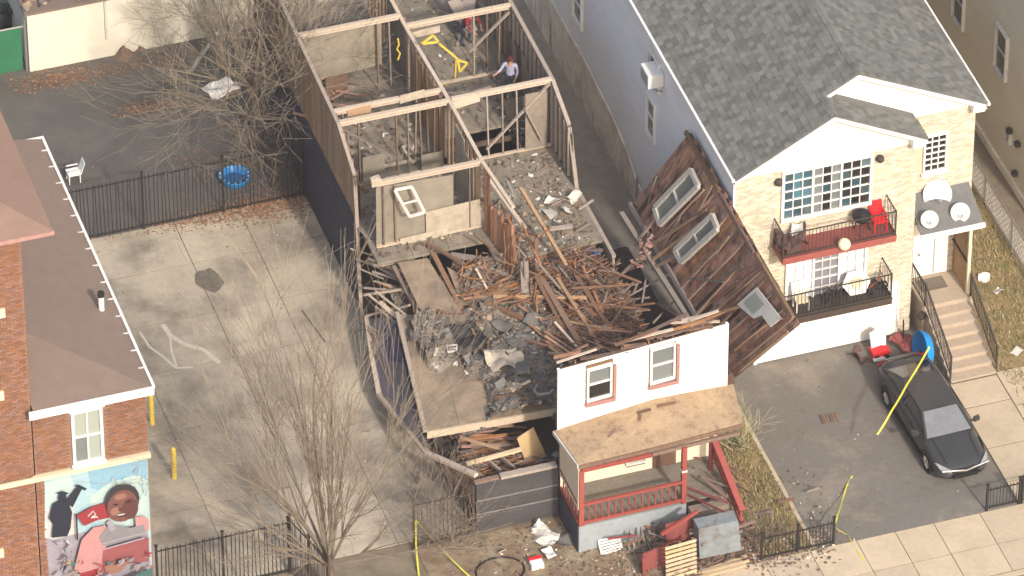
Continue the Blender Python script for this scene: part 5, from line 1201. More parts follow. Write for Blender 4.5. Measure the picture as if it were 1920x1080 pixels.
# ================================================================ car in the driveway
def make_car(label, loc, rz, paint, L=5.15, scale=1.0, group=None):
    t = thing('parked_car', label, 'car', loc, rz, group)
    st = [(-2.60, .50, .34, .52), (-2.55, .68, .26, .62), (-2.42, .82, .22, .70), (-2.2, .89, .20, .77), (-1.7, .925, .20, .86), (-1.1, .93, .20, .95), (-.4, .93, .20, .97), (.5, .93, .20, .985), (1.4, .93, .20, 1.00), (1.95, .915, .22, 1.01), (2.3, .88, .26, 1.00), (2.48, .80, .32, .93), (2.55, .62, .40, .80)]
    mb = MB(); n = 0
    for y, w, zb, zt in st:
        half = [(0, zb), (w * .82, zb), (w * .97, zb + .10), (w, (zb + zt) * .5), (w * .985, zt - .16), (w * .93, zt - .06), (w * .78, zt - .005), (w * .4, zt + .025)]
        ring = [(x, y, z) for x, z in half] + [(0, y, zt + .035)] + [(-x, y, z) for x, z in reversed(half[1:])]
        n = len(ring); mb.v += ring
    for i in range(len(st) - 1):
        for j in range(n): mb.f.append((i * n + j, i * n + (j + 1) % n, (i + 1) * n + (j + 1) % n, (i + 1) * n + j)); mb.m.append(0)
    mb.f.append(tuple(range(n))); mb.m.append(0); mb.f.append(tuple(reversed(range((len(st) - 1) * n, len(st) * n)))); mb.m.append(0)
    body = mb.build('body', paint, t, smooth=True, local=True); md = body.modifiers.new('smooth', 'SUBSURF'); md.levels = 1; md.render_levels = 1
    # greenhouse: roof skin, then glass set between pillars
    B = [(-.80, -1.30, .96), (.80, -1.30, .96), (.76, 2.05, 1.02), (-.76, 2.05, 1.02)]
    T = [(-.61, -.50, 1.40), (.61, -.50, 1.40), (.60, 1.05, 1.43), (-.60, 1.05, 1.43)]
    r = MB(); k = 6
    for j in range(k + 1):
        for i in range(k + 1):
            u, v = i / k, j / k; p = U3(U3(T[0], T[1], u), U3(T[3], T[2], u), v); p.z += .05 * math.sin(math.pi * u) ** .7 * .9 + .03 * math.sin(math.pi * v); r.v.append(tuple(p))
    for j in range(k):
        for i in range(k): q = j * (k + 1) + i; r.f.append((q, q + 1, q + k + 2, q + k + 1)); r.m.append(0)
    r.build('roof', paint, t, smooth=True, local=True)
    pl = MB()
    for a, b in zip(B, T): pl.tube([a, U3(a, b, .5) + V((0, 0, .015)), b], .045, 8)
    for a, b in zip(T, T[1:] + T[:1]): pl.bar(a, b, .05, .05)
    for s in (-1, 1): pl.bar((s * .80, .42, .97), (s * .61, .35, 1.40), .05, .05)
    pl.build('pillar', paint, t, local=True)
    def gl(name, q, m='car_glass', off=0):
        q = [V(p) for p in q]; c = sum(q, V()) / 4; nn = (q[1] - q[0]).cross(q[3] - q[0]).normalized(); nn = nn if nn.dot(c - V((0, .2, .8))) > 0 else -nn
        return MB().prism([c + (p - c) * .96 + nn * off for p in q], nn * -.02).build(name, m, t, local=True)
    gl('windscreen', [B[0], B[1], T[1], T[0]], 'car_screen'); gl('rear_window', [B[3], B[2], T[2], T[3]], 'glass_dark')
    for s in (0, 1):
        b0, b1, t0, t1 = (B[1], B[2], T[1], T[2]) if s else (B[0], B[3], T[0], T[3])
        gl('side_window', [b0, U3(b0, b1, .53), U3(t0, t1, .53), t0]); gl('side_window', [U3(b0, b1, .56), b1, t1, U3(t0, t1, .56)])
    for s in (-1, 1):
        for y in (-1.62, 1.48):
            w = MB().lathe((s * .75, y, .335), [(.0, -.1), (.25, -.1), (.325, -.06), (.335, 0), (.325, .15), (.27, .19), (.22, .185)], 20, 0, (s, 0, 0)).build('wheel', 'tyre', t, smooth=True, local=True)
            m = MB().lathe((s * .75, y, .335), [(.23, .13), (.21, .18), (.05, .19), (0, .20)], 14, 0, (s, 0, 0))
            for a in range(5):
                an = a * 1.2566; m.bar((s * .945, y, .335), (s * .94, y + .2 * math.cos(an), .335 + .2 * math.sin(an)), .06, .02)
            m.build('rim', 'steel', None, local=True).parent = w
            MB().lathe((s * .60, y, .36), [(0, .315), (.40, .315), (.41, .33), (.33, .335)], 20, 0, (s, 0, 0)).build('wheel_arch', 'black_plastic', t, local=True)
        mm_ = MB().bar((s * .86, -.98, 1.0), (s * 1.0, -1.0, 1.03), .05, .04).obox((s * 1.06, -1.0, 1.06), (.10, .02 * s, 0), (0, .06, 0), (0, 0, .07)).build('mirror', paint, t, local=True)
        MB().prism([(s * .48, -2.585, .62), (s * .80, -2.44, .66), (s * .90, -2.16, .76), (s * .85, -2.22, .79), (s * .50, -2.56, .69)], (0, -.010, .012)).build('headlight', 'lamp_lens', t, local=True)
        MB().prism([(s * .45, 2.57, .78), (s * .84, 2.46, .80), (s * .84, 2.42, .93), (s * .45, 2.54, .92)], (0, .02, 0)).build('tail_light', 'tail_lens', t, local=True)
        for y in (-.45, .55): MB().bar((s * .945, y, .80), (s * .945, y + .2, .80), .03, .035).build('door_handle', paint, t, local=True)
        MB().bar((s * .93, -1.0, .97), (s * .93, 1.75, 1.0), .02, .03).build('window_trim', 'black_plastic', t, local=True)
        MB().box(s * .9 - .04, s * .9 + .04, -1.2, 1.1, .19, .27).build('sill', 'black_plastic', t, local=True)
    MB().prism([(-.46, -2.61, .56), (.46, -2.61, .56), (.44, -2.58, .70), (-.44, -2.58, .70)], (0, -.03, 0)).build('grille', 'black_plastic', t, local=True)
    MB().prism([(-.80, -2.57, .71), (0, -2.67, .62), (.80, -2.57, .71), (.80, -2.55, .735), (0, -2.66, .665), (-.80, -2.55, .735)], (0, -.02, 0)).build('grille_bar', 'steel', t, local=True)
    MB().prism([(-.42, -2.585, .30), (.42, -2.585, .30), (.40, -2.60, .46), (-.40, -2.60, .46)], (0, -.02, 0)).build('lower_intake', 'black_plastic', t, local=True)
    MB().bar((-.7, -1.15, 1.0), (-.05, -1.02, 1.07), .02, .02).build('wiper', 'black_plastic', t, local=True); MB().bar((.0, -1.18, .99), (.6, -1.05, 1.07), .02, .02).build('wiper', 'black_plastic', t, local=True)
    for s in (-1, 1): MB().bar((s * .55, -2.35, .80), (s * .62, -1.3, .985), .015, .012).build('bonnet_seam', 'black_plastic', t, local=True)
    MB().prism([(-.62, 2.50, .985), (.62, 2.50, .985), (.60, 2.38, 1.035), (-.60, 2.38, 1.035)], (0, .03, .004)).build('boot_lip', paint, t, local=True)
    t.scale = (1.0, 1.07, 1.0)
    return t
D('car_screen', (.17, .178, .186), rough=.16, spec=.9, nz=(2, .2))
make_car('black sedan parked nose out on the driveway beside the path', (10.50, -11.02, .012), math.radians(1.5), 'car_paint')
v = make_car('dark vehicle partly in view behind the green screened fence', (-13.3, 19.2, .01), math.radians(100), 'car_paint')

# ================================================================ things by the stairs
c = V((11.526, -7.889, 0.620))
t = thing('wading_pool', 'round blue plastic wading pool standing on edge by the stairs', 'pool', (c.x, c.y, 0))
def poolmesh(c, ax, r, m1, nm='shell'):
    return MB().lathe(c, [(.0, 0), (r * .80, 0), (r * .86, .03), (r * .98, .24), (r * 1.02, .25), (r * 1.02, .22), (r * .90, .0), (r * .84, -.03), (.0, -.03)], 24, 0, ax)
poolmesh(c, (-.95, .0, .12), .64, 0).build('shell', 'blue_plastic', t, smooth=True)
c = V((-7.047, 8.282, 0.020))
t = thing('wading_pool', 'blue patterned wading pool lying flat behind the back fence', 'pool', tuple(c))
poolmesh(c, (0, 0, 1), .52, 0).build('shell', 'blue_plastic', t, smooth=True)
MB().lathe(c, [(.0, .035), (.38, .035)], 20).build('pool_bottom', 'blue_deep', t)
for i in range(14):
    a = i / 14 * 6.283; MB().box(-.04, .04, -.02, .02, .0, .03).build('rim_mark', 'mural_sky_b', t, local=True).matrix_basis = Matrix.Translation((math.cos(a) * .48, math.sin(a) * .48, .23)) @ Matrix.Rotation(a, 4, 'Z')
c = V((10.210, -7.045, 0.000))
t = thing('toy_car', 'red and white plastic ride-on toy by the garage door', 'toy', tuple(c))
MB().prism([c + V(p) for p in ((-.28, -.2, .12), (.28, -.2, .12), (.32, -.2, .3), (.1, -.2, .36), (-.28, -.2, .3))], (0, .42, 0)).build('body', 'red_plastic', t)
MB().prism([c + V(p) for p in ((-.22, .1, .3), (.26, .1, .3), (.3, .22, .78), (.05, .26, .95), (-.26, .22, .8))], (0, .08, 0)).build('backrest', 'white_plastic', t)
MB().box(c.x - .3, c.x + .1, c.y - .32, c.y - .22, .08, .16).build('bumper', 'white_plastic', t)
for sx in (-.2, .2):
    for sy in (-.2, .2): MB().lathe(c + V((sx * .8, sy * 1.05, .11)), [(0, -.03), (.11, -.03), (.11, .03), (0, .03)], 12, 0, (0, 1, 0)).build('wheel', 'black_plastic', t)
ob = crumple((11.196, -6.953, 0.300), .8, 'maroon', 'dark red folded fabric behind the car by the stairs', amp=.2, nm='fabric'); ob['category'] = 'fabric'; del ob['group']
ob = crumple((9.642, -6.922, 0.120), .6, 'brown_cloth', 'brown heap of bags at the garage door threshold', amp=.22, nm='bag_heap'); ob['category'] = 'bag'; del ob['group']
t = thing('drain_grate', 'rusty brown slatted grate lying on the driveway', 'grate', (7.611, -9.321, 0.000))
for i in range(6): MB().bar(V((7.361, -9.208, 0.020)) + V((i * .1, -.01 * i, 0)), V((7.312, -9.634, 0.020)) + V((i * .1, -.01 * i, 0)), .05, .02).build('slat', 'timber_brown', t)
tag(MB().tube([(11.158, -6.686, 1.000), (11.235, -6.589, 0.000)], .03, 8).build('stand_pipe', 'iron_brown'), 'thin brown pipe before the brick pier', 'pipe')
tag(MB().lathe((11.794, -6.669, 1.000), [(.0, -.1), (.12, -.08), (.15, 0), (.1, .12), (0, .14)], 12).build('round_meter', 'iron_brown'), 'small round dark meter on the brick pier', 'meter')
# satellite dishes
def dish(label, c, r, ax, m='dull_white'):
    c = V(c); t = thing('satellite_dish', label, 'satellite dish', tuple(c), 0, 'satellite dishes')
    ax = V(ax).normalized(); MB().lathe(c, [(r, .07), (r * .7, .03), (r * .3, .006), (0, 0), (0, -.012), (r * .7, .015), (r * 1.01, .06), (r, .07)], 20, 0, ax).build('dish', m, t, smooth=True)
    MB().tube([c, c + V((0, .12, -.12)), V((c.x, c.y + .12, c.z - .42))], .025, 6).build('mount', 'steel', t)
    MB().tube([c - V((0, 0, r)), c + ax * r * 1.1 - V((0, 0, r * .5))], .015, 6).build('arm', 'steel', t); MB().lathe(c + ax * r * 1.1 - V((0, 0, r * .5)), [(0, 0), (.04, 0), (.04, .08), (0, .08)], 8).build('receiver', 'grey_plastic', t)
dish('white satellite dish on the left of the entry canopy', (12.078, -6.250, 4.633), .29, (-.25, -.8, .55))
dish('white satellite dish on the right of the entry canopy', (13.190, -6.100, 4.523), .32, (-.15, -.8, .55))
dish('large pale satellite dish on the brick wall above the canopy', (12.675, -5.350, 4.831), .48, (-.1, -.75, .5), 'grey_vinyl')
# air conditioner on the side wall
c = V((5.100, 0.966, 6.905))
t = thing('air_conditioner', 'white window air conditioner jutting from the white side wall', 'air conditioner', (c.x, c.y, c.z - .25))
MB().box(4.85, 5.38, c.y - .38, c.y + .38, c.z - .28, c.z + .24).build('case', 'white_plastic', t)
for i in range(5): MB().box(4.835, 4.847, c.y - .32, c.y + .32, c.z - .22 + i * .08, c.z - .17 + i * .08).build('louvre', 'grey_plastic', t)
for s in (-.3, .3): MB().bar((4.9, c.y + s, c.z - .3), (5.38, c.y + s, c.z - .55), .03, .03).build('bracket', 'steel', t)

# ================================================================ things on the balconies
ob = crumple((7.2, -6.6, 5.30), .75, 'brown_cloth', 'brown covered furniture at the left end of the upper balcony', amp=.3, nm='covered_chair', grp='x'); ob['category'] = 'chair'; del ob['group']
MB().box(6.95, 7.45, -6.85, -6.3, 4.93, 5.25).build('chair_base', 'brown_cloth', ob)
ob = crumple((7.45, -6.45, 5.62), .34, 'white_plastic', 'white towel on the covered furniture of the upper balcony', amp=.25, nm='towel', grp='x'); ob['category'] = 'towel'; del ob['group']
t = thing('barbecue_grill', 'black barbecue grill at the right of the upper balcony', 'grill', (9.62, -6.5, 4.92))
MB().lathe((9.62, -6.5, 5.55), [(0, -.18), (.22, -.14), (.31, 0), (.28, .14), (.15, .24), (0, .27)], 16).build('bowl', 'black_plastic', t, smooth=True)
for a in (0, 2.1, 4.2): MB().tube([(9.62 + .15 * math.cos(a), -6.5 + .15 * math.sin(a), 5.42), (9.62 + .3 * math.cos(a), -6.5 + .3 * math.sin(a), 4.92)], .02, 6).build('leg', 'black_plastic', t)
t = thing('red_chair', 'red plastic chair in the right corner of the upper balcony', 'chair', (10.2, -6.5, 4.92))
MB().box(9.98, 10.45, -6.72, -6.3, 5.28, 5.34).build('seat', 'red_plastic', t); MB().prism([(9.98, -6.28, 5.3), (10.45, -6.28, 5.3), (10.42, -6.16, 5.8), (10.0, -6.16, 5.8)], (0, .04, 0)).build('backrest', 'red_plastic', t)
for x in (10.0, 10.42):
    for y in (-6.7, -6.3): MB().box(x - .02, x + .02, y - .02, y + .02, 4.93, 5.28).build('leg', 'red_plastic', t)
    MB().box(x - .03, x + .03, -6.72, -6.25, 5.5, 5.54).build('armrest', 'red_plastic', t)
t = thing('patio_chair', 'white patio chair at the left end of the lower balcony', 'chair', (7.6, -6.6, 2.34))
MB().box(7.38, 7.82, -6.8, -6.4, 2.72, 2.78).build('seat', 'cream', t)
for i in range(5): MB().prism([(7.38 + i * .09, -6.38, 2.76), (7.45 + i * .09, -6.38, 2.76), (7.45 + i * .09, -6.25, 3.2), (7.38 + i * .09, -6.25, 3.2)], (0, .03, 0)).build('slat', 'white_plastic', t)
for x in (7.4, 7.8):
    for y in (-6.78, -6.42): MB().box(x - .02, x + .02, y - .02, y + .02, 2.35, 2.72).build('leg', 'white_plastic', t)
c = V((9.499, -6.600, 2.929))
t = thing('patio_table', 'white six sided tabletop tilted on the lower balcony', 'table', (c.x, c.y, 2.34))
hx = [c + V((math.cos(a * 1.0472) * .50, math.sin(a * 1.0472) * .2, math.sin(a * 1.0472) * .40)) for a in range(6)]
MB().prism(hx, (0, .03, -.03)).build('table_top', 'white_plastic', t)
MB().prism([c + (p - c) * .5 + V((0, -.02, .01)) for p in hx], (0, .012, -.006)).build('yellow_print', 'cream', t)
MB().tube([c + V((0, .05, 0)), (c.x, -6.45, 2.34)], .03, 8).build('leg', 'iron_rust', t)
t = thing('tricycle', 'small dark tricycle with red frame on the lower balcony', 'tricycle', (10.2, -6.55, 2.34))
MB().tube([(9.95, -6.55, 2.55), (10.2, -6.55, 2.75), (10.4, -6.5, 2.9)], .03, 6).build('frame', 'red_worn', t); MB().box(10.0, 10.2, -6.62, -6.48, 2.8, 2.86).build('saddle', 'black_plastic', t)
MB().tube([(10.4, -6.7, 3.0), (10.4, -6.3, 3.0)], .02, 6).build('handlebar', 'red_worn', t)
for q, r in (((10.42, -6.55, 2.54), .19), ((9.95, -6.72, 2.48), .13), ((9.95, -6.38, 2.48), .13)):
    MB().lathe(q, [(r - .05, -.02), (r, -.02), (r, .02), (r - .05, .02), (r - .05, -.02)], 16, 0, (0, 1, 0)).build('wheel', 'tyre', t)
t = thing('folded_stroller', 'dark folded frame lying in the middle of the lower balcony', 'stroller', (8.7, -6.6, 2.34))
for k in range(5): MB().tube([(8.3 + k * .14, -6.8 + R(0, .2), 2.4), (8.6 + k * .1, -6.5, 2.75 + R(-.1, .1)), (8.8 + k * .12, -6.35, 2.45)], .028, 6).build('frame_tube', 'black_plastic', t)
MB().box(8.45, 8.95, -6.75, -6.4, 2.5, 2.56).build('seat', 'iron', t)

# ================================================================ yard behind the lot
t = thing('plastic_chair', 'white plastic chair by the brick building behind the fence', 'chair', (-12.165, 10.000, 0.000))
c = V((-12.165, 10.000, 0.000)); t.scale = (.85, .85, .8)
MB().box(c.x - .25, c.x + .25, c.y - .25, c.y + .25, .42, .46).build('seat', 'white_plastic', t)
MB().prism([c + V((.25, -.24, .44)), c + V((.25, .24, .44)), c + V((.42, .2, .95)), c + V((.42, -.2, .95))], (.03, 0, 0)).build('backrest', 'white_plastic', t)
for sx in (-.22, .22):
    for sy in (-.22, .22): MB().box(c.x + sx - .02, c.x + sx + .02, c.y + sy - .02, c.y + sy + .02, 0, .42).build('leg', 'white_plastic', t)
    MB().box(c.x - .22, c.x + .25, c.y + sx - .02, c.y + sx + .02, .62, .66).build('armrest', 'white_plastic', t)
SH = thing('white_shed', 'long low white walled building across the back of the yard', 'shed', (-6, 16.2, 0))
MB().box(-12.0, 2, 16.2, 24, 0, 2.45).build('wall', 'shed_wall', SH)
MB().box(-12.1, 2.1, 16.1, 24, 2.455, 2.55).build('roof', 'shingle_brown', SH)
MB().box(-9.3, -9.22, 16.12, 16.197, .8, 2.4).build('drain_pipe', 'dull_white', SH)
mb = MB()
for i in range(220): shard(mb, V((R(-12, -5), R(16.3, 19), 2.6)), R(.05, .22), random.choice((0, 2, 4, 5)), .3)
tag(mb.build('roof_debris', mm), 'brown twigs and scraps on the roof of the white shed', kind='stuff')
for c, s, l in (((-8.707, 16.087, 0.000), .35, 'dark pointed heap of leaves against the white shed'), ((-8.088, 16.262, 0.000), .22, 'smaller dark heap of leaves against the white shed')):
    c = V(c); mb = MB()
    pr_ = [(s, 0), (s * .7, s * .35), (s * .3, s * .8), (0, s * 1.1)]
    mb.lathe(c, pr_, 12); mb.v = [tuple(V(p) + V((R(-.05, .05), R(-.05, .05), 0))) for p in mb.v]
    tag(mb.build('leaf_heap', 'old_board'), l, 'heap')
t = thing('green_fence', 'green screened fence at the left of the white shed', 'fence', (-12.1, 16.3, 0))
MB().box(-22, -12.2, 16.35, 16.37, .05, 1.85).build('screen', 'green_mesh', t); MB().tube([(-22, 16.33, 1.9), (-12.1, 16.33, 1.9)], .035, 8).build('rail', 'steel', t)
for x in (-12.08, -14.6, -17): MB().tube([(x, 16.3, 0), (x, 16.3, 2.2)], .05, 8).build('post', 'steel', t)
ob = crumple((-7.308, 8.815, 3.600), .85, 'dull_white', 'pale grey sheet caught in the big bare tree', amp=.07, nm='sheet', grp='x'); ob['category'] = 'sheet'; del ob['group']
one('pale_pole', 'pale pole leaning through the big bare tree', (-7.028, 13.672, 0.600), (-6.391, 12.233, 3.200), .09, .09, 'dull_white', 'pole')

# ================================================================ bare trees and vines
def bare_tree(label, base, tr, th, limbs, m='bark', trunk_m='bark_dark'):
    base = V(base); t = thing('bare_tree', label, 'tree', tuple(base))
    MB().tube([base, base + V((.03, .02, th * .5)), base + V((.0, .05, th))], [tr * 1.25, tr, tr * .85], 9).build('trunk', trunk_m, t, smooth=True)
    mb = MB(); top = base + V((0, .04, th - .08))
    for d, L, r, dep, sp, up, kids in limbs: twigs(mb, top, d, L, r, dep, sp, up, kids, 5, .3)
    mb.build('crown', m, t); return t
random.seed(21)
lim = []
for i in range(15):
    a = i / 15 * 6.283 + R(-.2, .2); lim.append(((math.cos(a), math.sin(a), R(.35, 1.1)), R(3.1, 4.8), R(.045, .075), 3, .85, -.03, 6))
lim += [((.8, -.5, .9), 3.8, .06, 3, .9, 0, 6), ((-.2, -.9, .7), 4.4, .06, 3, .85, -.05, 6), ((-.8, -.8, .5), 4.4, .06, 3, .85, -.05, 6), ((.1, .1, 1), 4.2, .08, 3, .95, .2, 6), ((-.9, -.5, .5), 4.6, .06, 3, .7, -.15, 6), ((.2, .9, .8), 4.2, .08, 3, .9, 0, 6), ((.7, .1, 1.0), 4.2, .07, 3, .9, 0, 6), ((.6, -.6, 1.1), 4.0, .07, 3, .9, 0, 6), ((-.3, -.2, 1.0), 4.2, .07, 3, .9, .05, 6)]
bare_tree('big spreading bare tree behind the fence against the ruin', (-5.75, 10.0, 0), .15, 2.4, lim)
random.seed(5)
lim = []
for i in range(18):
    a = R(0, 6.283); s = R(.15, .75); lim.append(((math.cos(a) * s * 1.0 - .16, math.sin(a) * s, 1), R(5.0, 8.0), R(.035, .06), 2, .36, .35, 8))
for dx, dy in ((-.8, .1), (-.9, .3), (.95, -.6), (-.7, -.3), (1.1, -.7)): lim.append(((dx, dy, .7), R(3.0, 4.2), .045, 2, .42, .1, 7))
bare_tree('tall upright bare tree at the front of the lot by the gate', (-10.15, -12.75, 0), .13, 1.5, lim)
random.seed(9)
def vine(label, c, n, sp, L, up=.2, d=1, m='vine', nm='bare_vine', cat='vine'):
    c = V(c); t = thing(nm, label, cat, tuple(c)); mb = MB()
    for i in range(n):
        a = R(0, 6.283); p = c + V((R(-1, 1) * sp[0], R(-1, 1) * sp[1], R(0, .3)))
        twigs(mb, p, (math.cos(a) * .6, math.sin(a) * .6, R(.3, 1)), R(.5, 1) * L, .014, d, .8, up, 5, 4, .5, 3, .006)
    MB().tube([c, c + V((.02, 0, .5))], [.05, .03], 6).build('stem', 'bark_dark', t)
    mb.build('twig_mass', m, t, 'stuff'); return t
vine('dark tangle of bare vines over the front left corner of the ruin', (-5.7, -11.3, 0), 46, (1.0, .35), 2.3)
vine('brown vines creeping along the leaning left wall', (-5.9, -8.3, 0), 14, (.3, 1.6), 1.2)
vine('dark vines clinging above the front room corner', (-5.2, -9.9, 1.2), 24, (.5, .9), 1.3)
vine('pale green brush at the top of the weed strip', (4.35, -9.9, 0), 30, (.35, .4), 1.2, .1, 1, 'brush', 'brush', 'shrub')
vine('brown brush behind the low front fence', (3.6, -14.4, 0), 26, (.7, .4), .8, .1, 1, 'vine', 'brush', 'shrub')
vine('thin brown vines on the rear left corner of the ruin', (-5.65, 8.4, 0), 60, (.45, 1.5), 2.6, .5)

# ================================================================ people in the rear rooms
def person(label, loc, rz, J, rad, edges, top_m, leg_m, hips, hair=True, hat=None):
    """one skinned surface from joints; clothes by height on that same surface"""
    t = thing('person', label, 'person', loc, rz)
    names = list(J); idx = {k: i for i, k in enumerate(names)}
    me = bpy.data.meshes.new('body'); me.from_pydata([J[k] for k in names], [(idx[a], idx[b]) for a, b in edges], []); me.update()
    o = bpy.data.objects.new('body', me); COL.objects.link(o)
    md = o.modifiers.new('skin', 'SKIN'); md.use_smooth_shade = True
    if not me.skin_vertices: me.skin_vertices.new(name='')
    for k, i in idx.items():
        sv = me.skin_vertices[0].data[i]; r = rad[k]; sv.radius = r if isinstance(r, tuple) else (r, r); sv.use_root = (k == 'pelvis')
    sb = o.modifiers.new('sub', 'SUBSURF'); sb.levels = 1; sb.render_levels = 1
    dg = bpy.context.evaluated_depsgraph_get(); nm = bpy.data.meshes.new_from_object(o.evaluated_get(dg)); bpy.data.objects.remove(o)
    b = bpy.data.objects.new('body', nm); COL.objects.link(b); b.parent = t
    for k in (top_m, leg_m, 'skin', 'black_plastic'): nm.materials.append(M[k])
    P_ = {k: V(v) for k, v in J.items()}
    def near(c, ks): return min((c - P_[k]).length for k in ks)
    leg = [k for k in names if k[:4] in ('hip_', 'knee', 'ankl')]; arm = [k for k in names if k[:4] in ('elbo', 'wris', 'hand')]; tor = ['pelvis', 'waist', 'chest', 'sh_l', 'sh_r']; hd = ['neck', 'head', 'crown']; ft = ['toe_l', 'toe_r']
    for p in nm.polygons:
        c = p.center; ds = dict(leg=near(c, leg), arm=near(c, ['elbow_l', 'elbow_r']), skin=near(c, ['wrist_l', 'wrist_r', 'hand_l', 'hand_r', 'head', 'crown', 'neck']), tor=near(c, tor[1:]), hipz=near(c, ['pelvis']), foot=near(c, ft))
        k = min(ds, key=ds.get); p.material_index = dict(leg=1, arm=0, skin=2, tor=0, hipz=1, foot=3)[k]; p.use_smooth = True
    h = P_['head']; f = V(J['face']).normalized() if 'face' in J else V((0, -1, 0))
    hb = MB(); n0 = 10
    ax = (P_['crown'] - P_['neck']).normalized()
    hb.lathe(h + ax * .02 - V((0, -.02, 0)), [(.098, -.02), (.104, .03), (.09, .085), (.05, .12), (0, .13)], 12, 0, ax)
    hb.build('hair' if not hat else 'cap', 'hair' if not hat else hat, t, smooth=True, local=True)
    fwd = V((0, -1, 0)); sd = ax.cross(fwd).normalized(); fwd = sd.cross(ax).normalized()
    fc = MB()
    fc.obox(h + fwd * .098 - ax * .015, sd * .012, fwd * .016, ax * .022); fc.build('nose', 'skin', t, local=True)
    for s in (-1, 1):
        MB().obox(h + fwd * .086 + sd * .034 * s + ax * .012, sd * .012, fwd * .006, ax * .006).build('eye', 'black_plastic', t, local=True)
        MB().obox(h + sd * .092 * s, sd * .01, fwd * .018, ax * .028).build('ear', 'skin', t, local=True)
    MB().obox(h + fwd * .088 - ax * .055, sd * .025, fwd * .006, ax * .006).build('mouth', 'maroon', t, local=True)
    for s in ('l', 'r'):
        w = P_['wrist_' + s]; hh = P_['hand_' + s]; d = (hh - w).normalized(); sdv = d.cross(V((0, 0, 1)) if abs(d.z) < .9 else V((1, 0, 0))).normalized(); m = MB()
        for q in range(4):
            a = hh + sdv * (q - 1.5) * .019; Lf = (.07, .08, .075, .06)[q]; m.tube([a - d * .02, a + d * Lf * .5, a + d * Lf * .8 + d.cross(sdv) * .025], [.010, .009, .007], 5)
        a = w + d * .03; m.tube([a, a + sdv * .045 + d * .03, a + sdv * .05 + d * .065], [.012, .010, .008], 5)
        m.build('fingers', 'skin', t, local=True)
    return t
J = dict(pelvis=(0, 0, .95), waist=(0, 0, 1.10), chest=(0, -.01, 1.30), neck=(0, -.01, 1.47), head=(0, -.03, 1.60), crown=(0, -.03, 1.70), sh_l=(.19, 0, 1.42), elbow_l=(.26, -.02, 1.14), wrist_l=(.22, -.20, .96), hand_l=(.20, -.26, .92),
         sh_r=(-.19, 0, 1.42), elbow_r=(-.30, -.12, 1.20), wrist_r=(-.42, -.32, 1.16), hand_r=(-.46, -.38, 1.16), hip_l=(.10, 0, .90), knee_l=(.13, -.06, .50), ankle_l=(.14, .02, .09), toe_l=(.15, -.14, .04),
         hip_r=(-.10, 0, .90), knee_r=(-.13, .0, .50), ankle_r=(-.16, .06, .09), toe_r=(-.17, -.10, .04))
Rd = dict(pelvis=(.155, .12), waist=(.145, .11), chest=(.17, .12), neck=.058, head=(.088, .10), crown=.06, sh_l=.075, sh_r=.075, elbow_l=.05, elbow_r=.05, wrist_l=.036, wrist_r=.036, hand_l=(.04, .025), hand_r=(.04, .025),
          hip_l=.095, hip_r=.095, knee_l=.068, knee_r=.068, ankle_l=.048, ankle_r=.048, toe_l=.042, toe_r=.042)
ED = [('pelvis', 'waist'), ('waist', 'chest'), ('chest', 'neck'), ('neck', 'head'), ('head', 'crown'), ('chest', 'sh_l'), ('sh_l', 'elbow_l'), ('elbow_l', 'wrist_l'), ('wrist_l', 'hand_l'), ('chest', 'sh_r'), ('sh_r', 'elbow_r'), ('elbow_r', 'wrist_r'), ('wrist_r', 'hand_r'),
      ('pelvis', 'hip_l'), ('hip_l', 'knee_l'), ('knee_l', 'ankle_l'), ('ankle_l', 'toe_l'), ('pelvis', 'hip_r'), ('hip_r', 'knee_r'), ('knee_r', 'ankle_r'), ('ankle_r', 'toe_r')]
person('person in pale lavender shirt and dark jeans standing in the ruin', (1.84, 5.75, 3.225), math.radians(-30), J, Rd, ED, 'shirt_lav', 'jeans', None, hat='cap_dark')
J2 = dict(J); J2.update(waist=(0, -.08, 1.08), chest=(0, -.22, 1.22), neck=(0, -.34, 1.32), head=(0, -.43, 1.40), crown=(0, -.49, 1.48), sh_l=(.19, -.25, 1.30), elbow_l=(.26, -.38, 1.04), wrist_l=(.18, -.56, .92), hand_l=(.15, -.62, .88), sh_r=(-.19, -.25, 1.30), elbow_r=(-.26, -.40, 1.04), wrist_r=(-.17, -.58, .90), hand_r=(-.14, -.64, .86))
person('person in red jacket stooping at the back of the ruin', (1.35, 9.0, 3.225), math.radians(25), J2, Rd, ED, 'jacket_red', 'jeans', None)

# ================================================================ mural on the brick building
MU = thing('mural', 'painted mural of a smiling child and a graduate on the brick wall', 'mural', (-17, -11.0, .8))
lay = [0]
def paint(name, m, pts):
    """pts: (x, z) on the wall; every coat of paint lies a little proud of the one below"""
    y = -10.985 - lay[0] * .004; lay[0] += 1
    return MB().prism([(p[0], y, p[-1]) for p in pts], (0, .003, 0)).build(name, 'mural_' + m, MU)
def ell(c, rx, rz, n=18, a0=0, a1=6.283): return [(c[0] + rx * math.cos(a0 + (a1 - a0) * i / n), c[2] + rz * math.sin(a0 + (a1 - a0) * i / n)) for i in range(n + (a1 - a0 < 6.2))]
MB().box(-18.62, -15.36, -10.983, -10.965, .9, 5.86).build('painted_ground', 'mural_sky_b', MU)
paint('painted_ground', 'lil', [(-18.707, -11.000, 3.545), (-17.596, -11.000, 3.410), (-16.748, -11.000, 3.393), (-15.464, -11.000, 3.145), (-15.4, 0, .95), (-18.6, 0, .95)])
paint('painted_sky', 'sky_a', [(-17.238, -11.000, 5.872), (-15.365, -11.000, 5.878), (-15.402, -11.000, 4.872), (-16.085, -11.000, 5.168), (-16.692, -11.000, 4.793), (-17.185, -11.000, 5.145)])
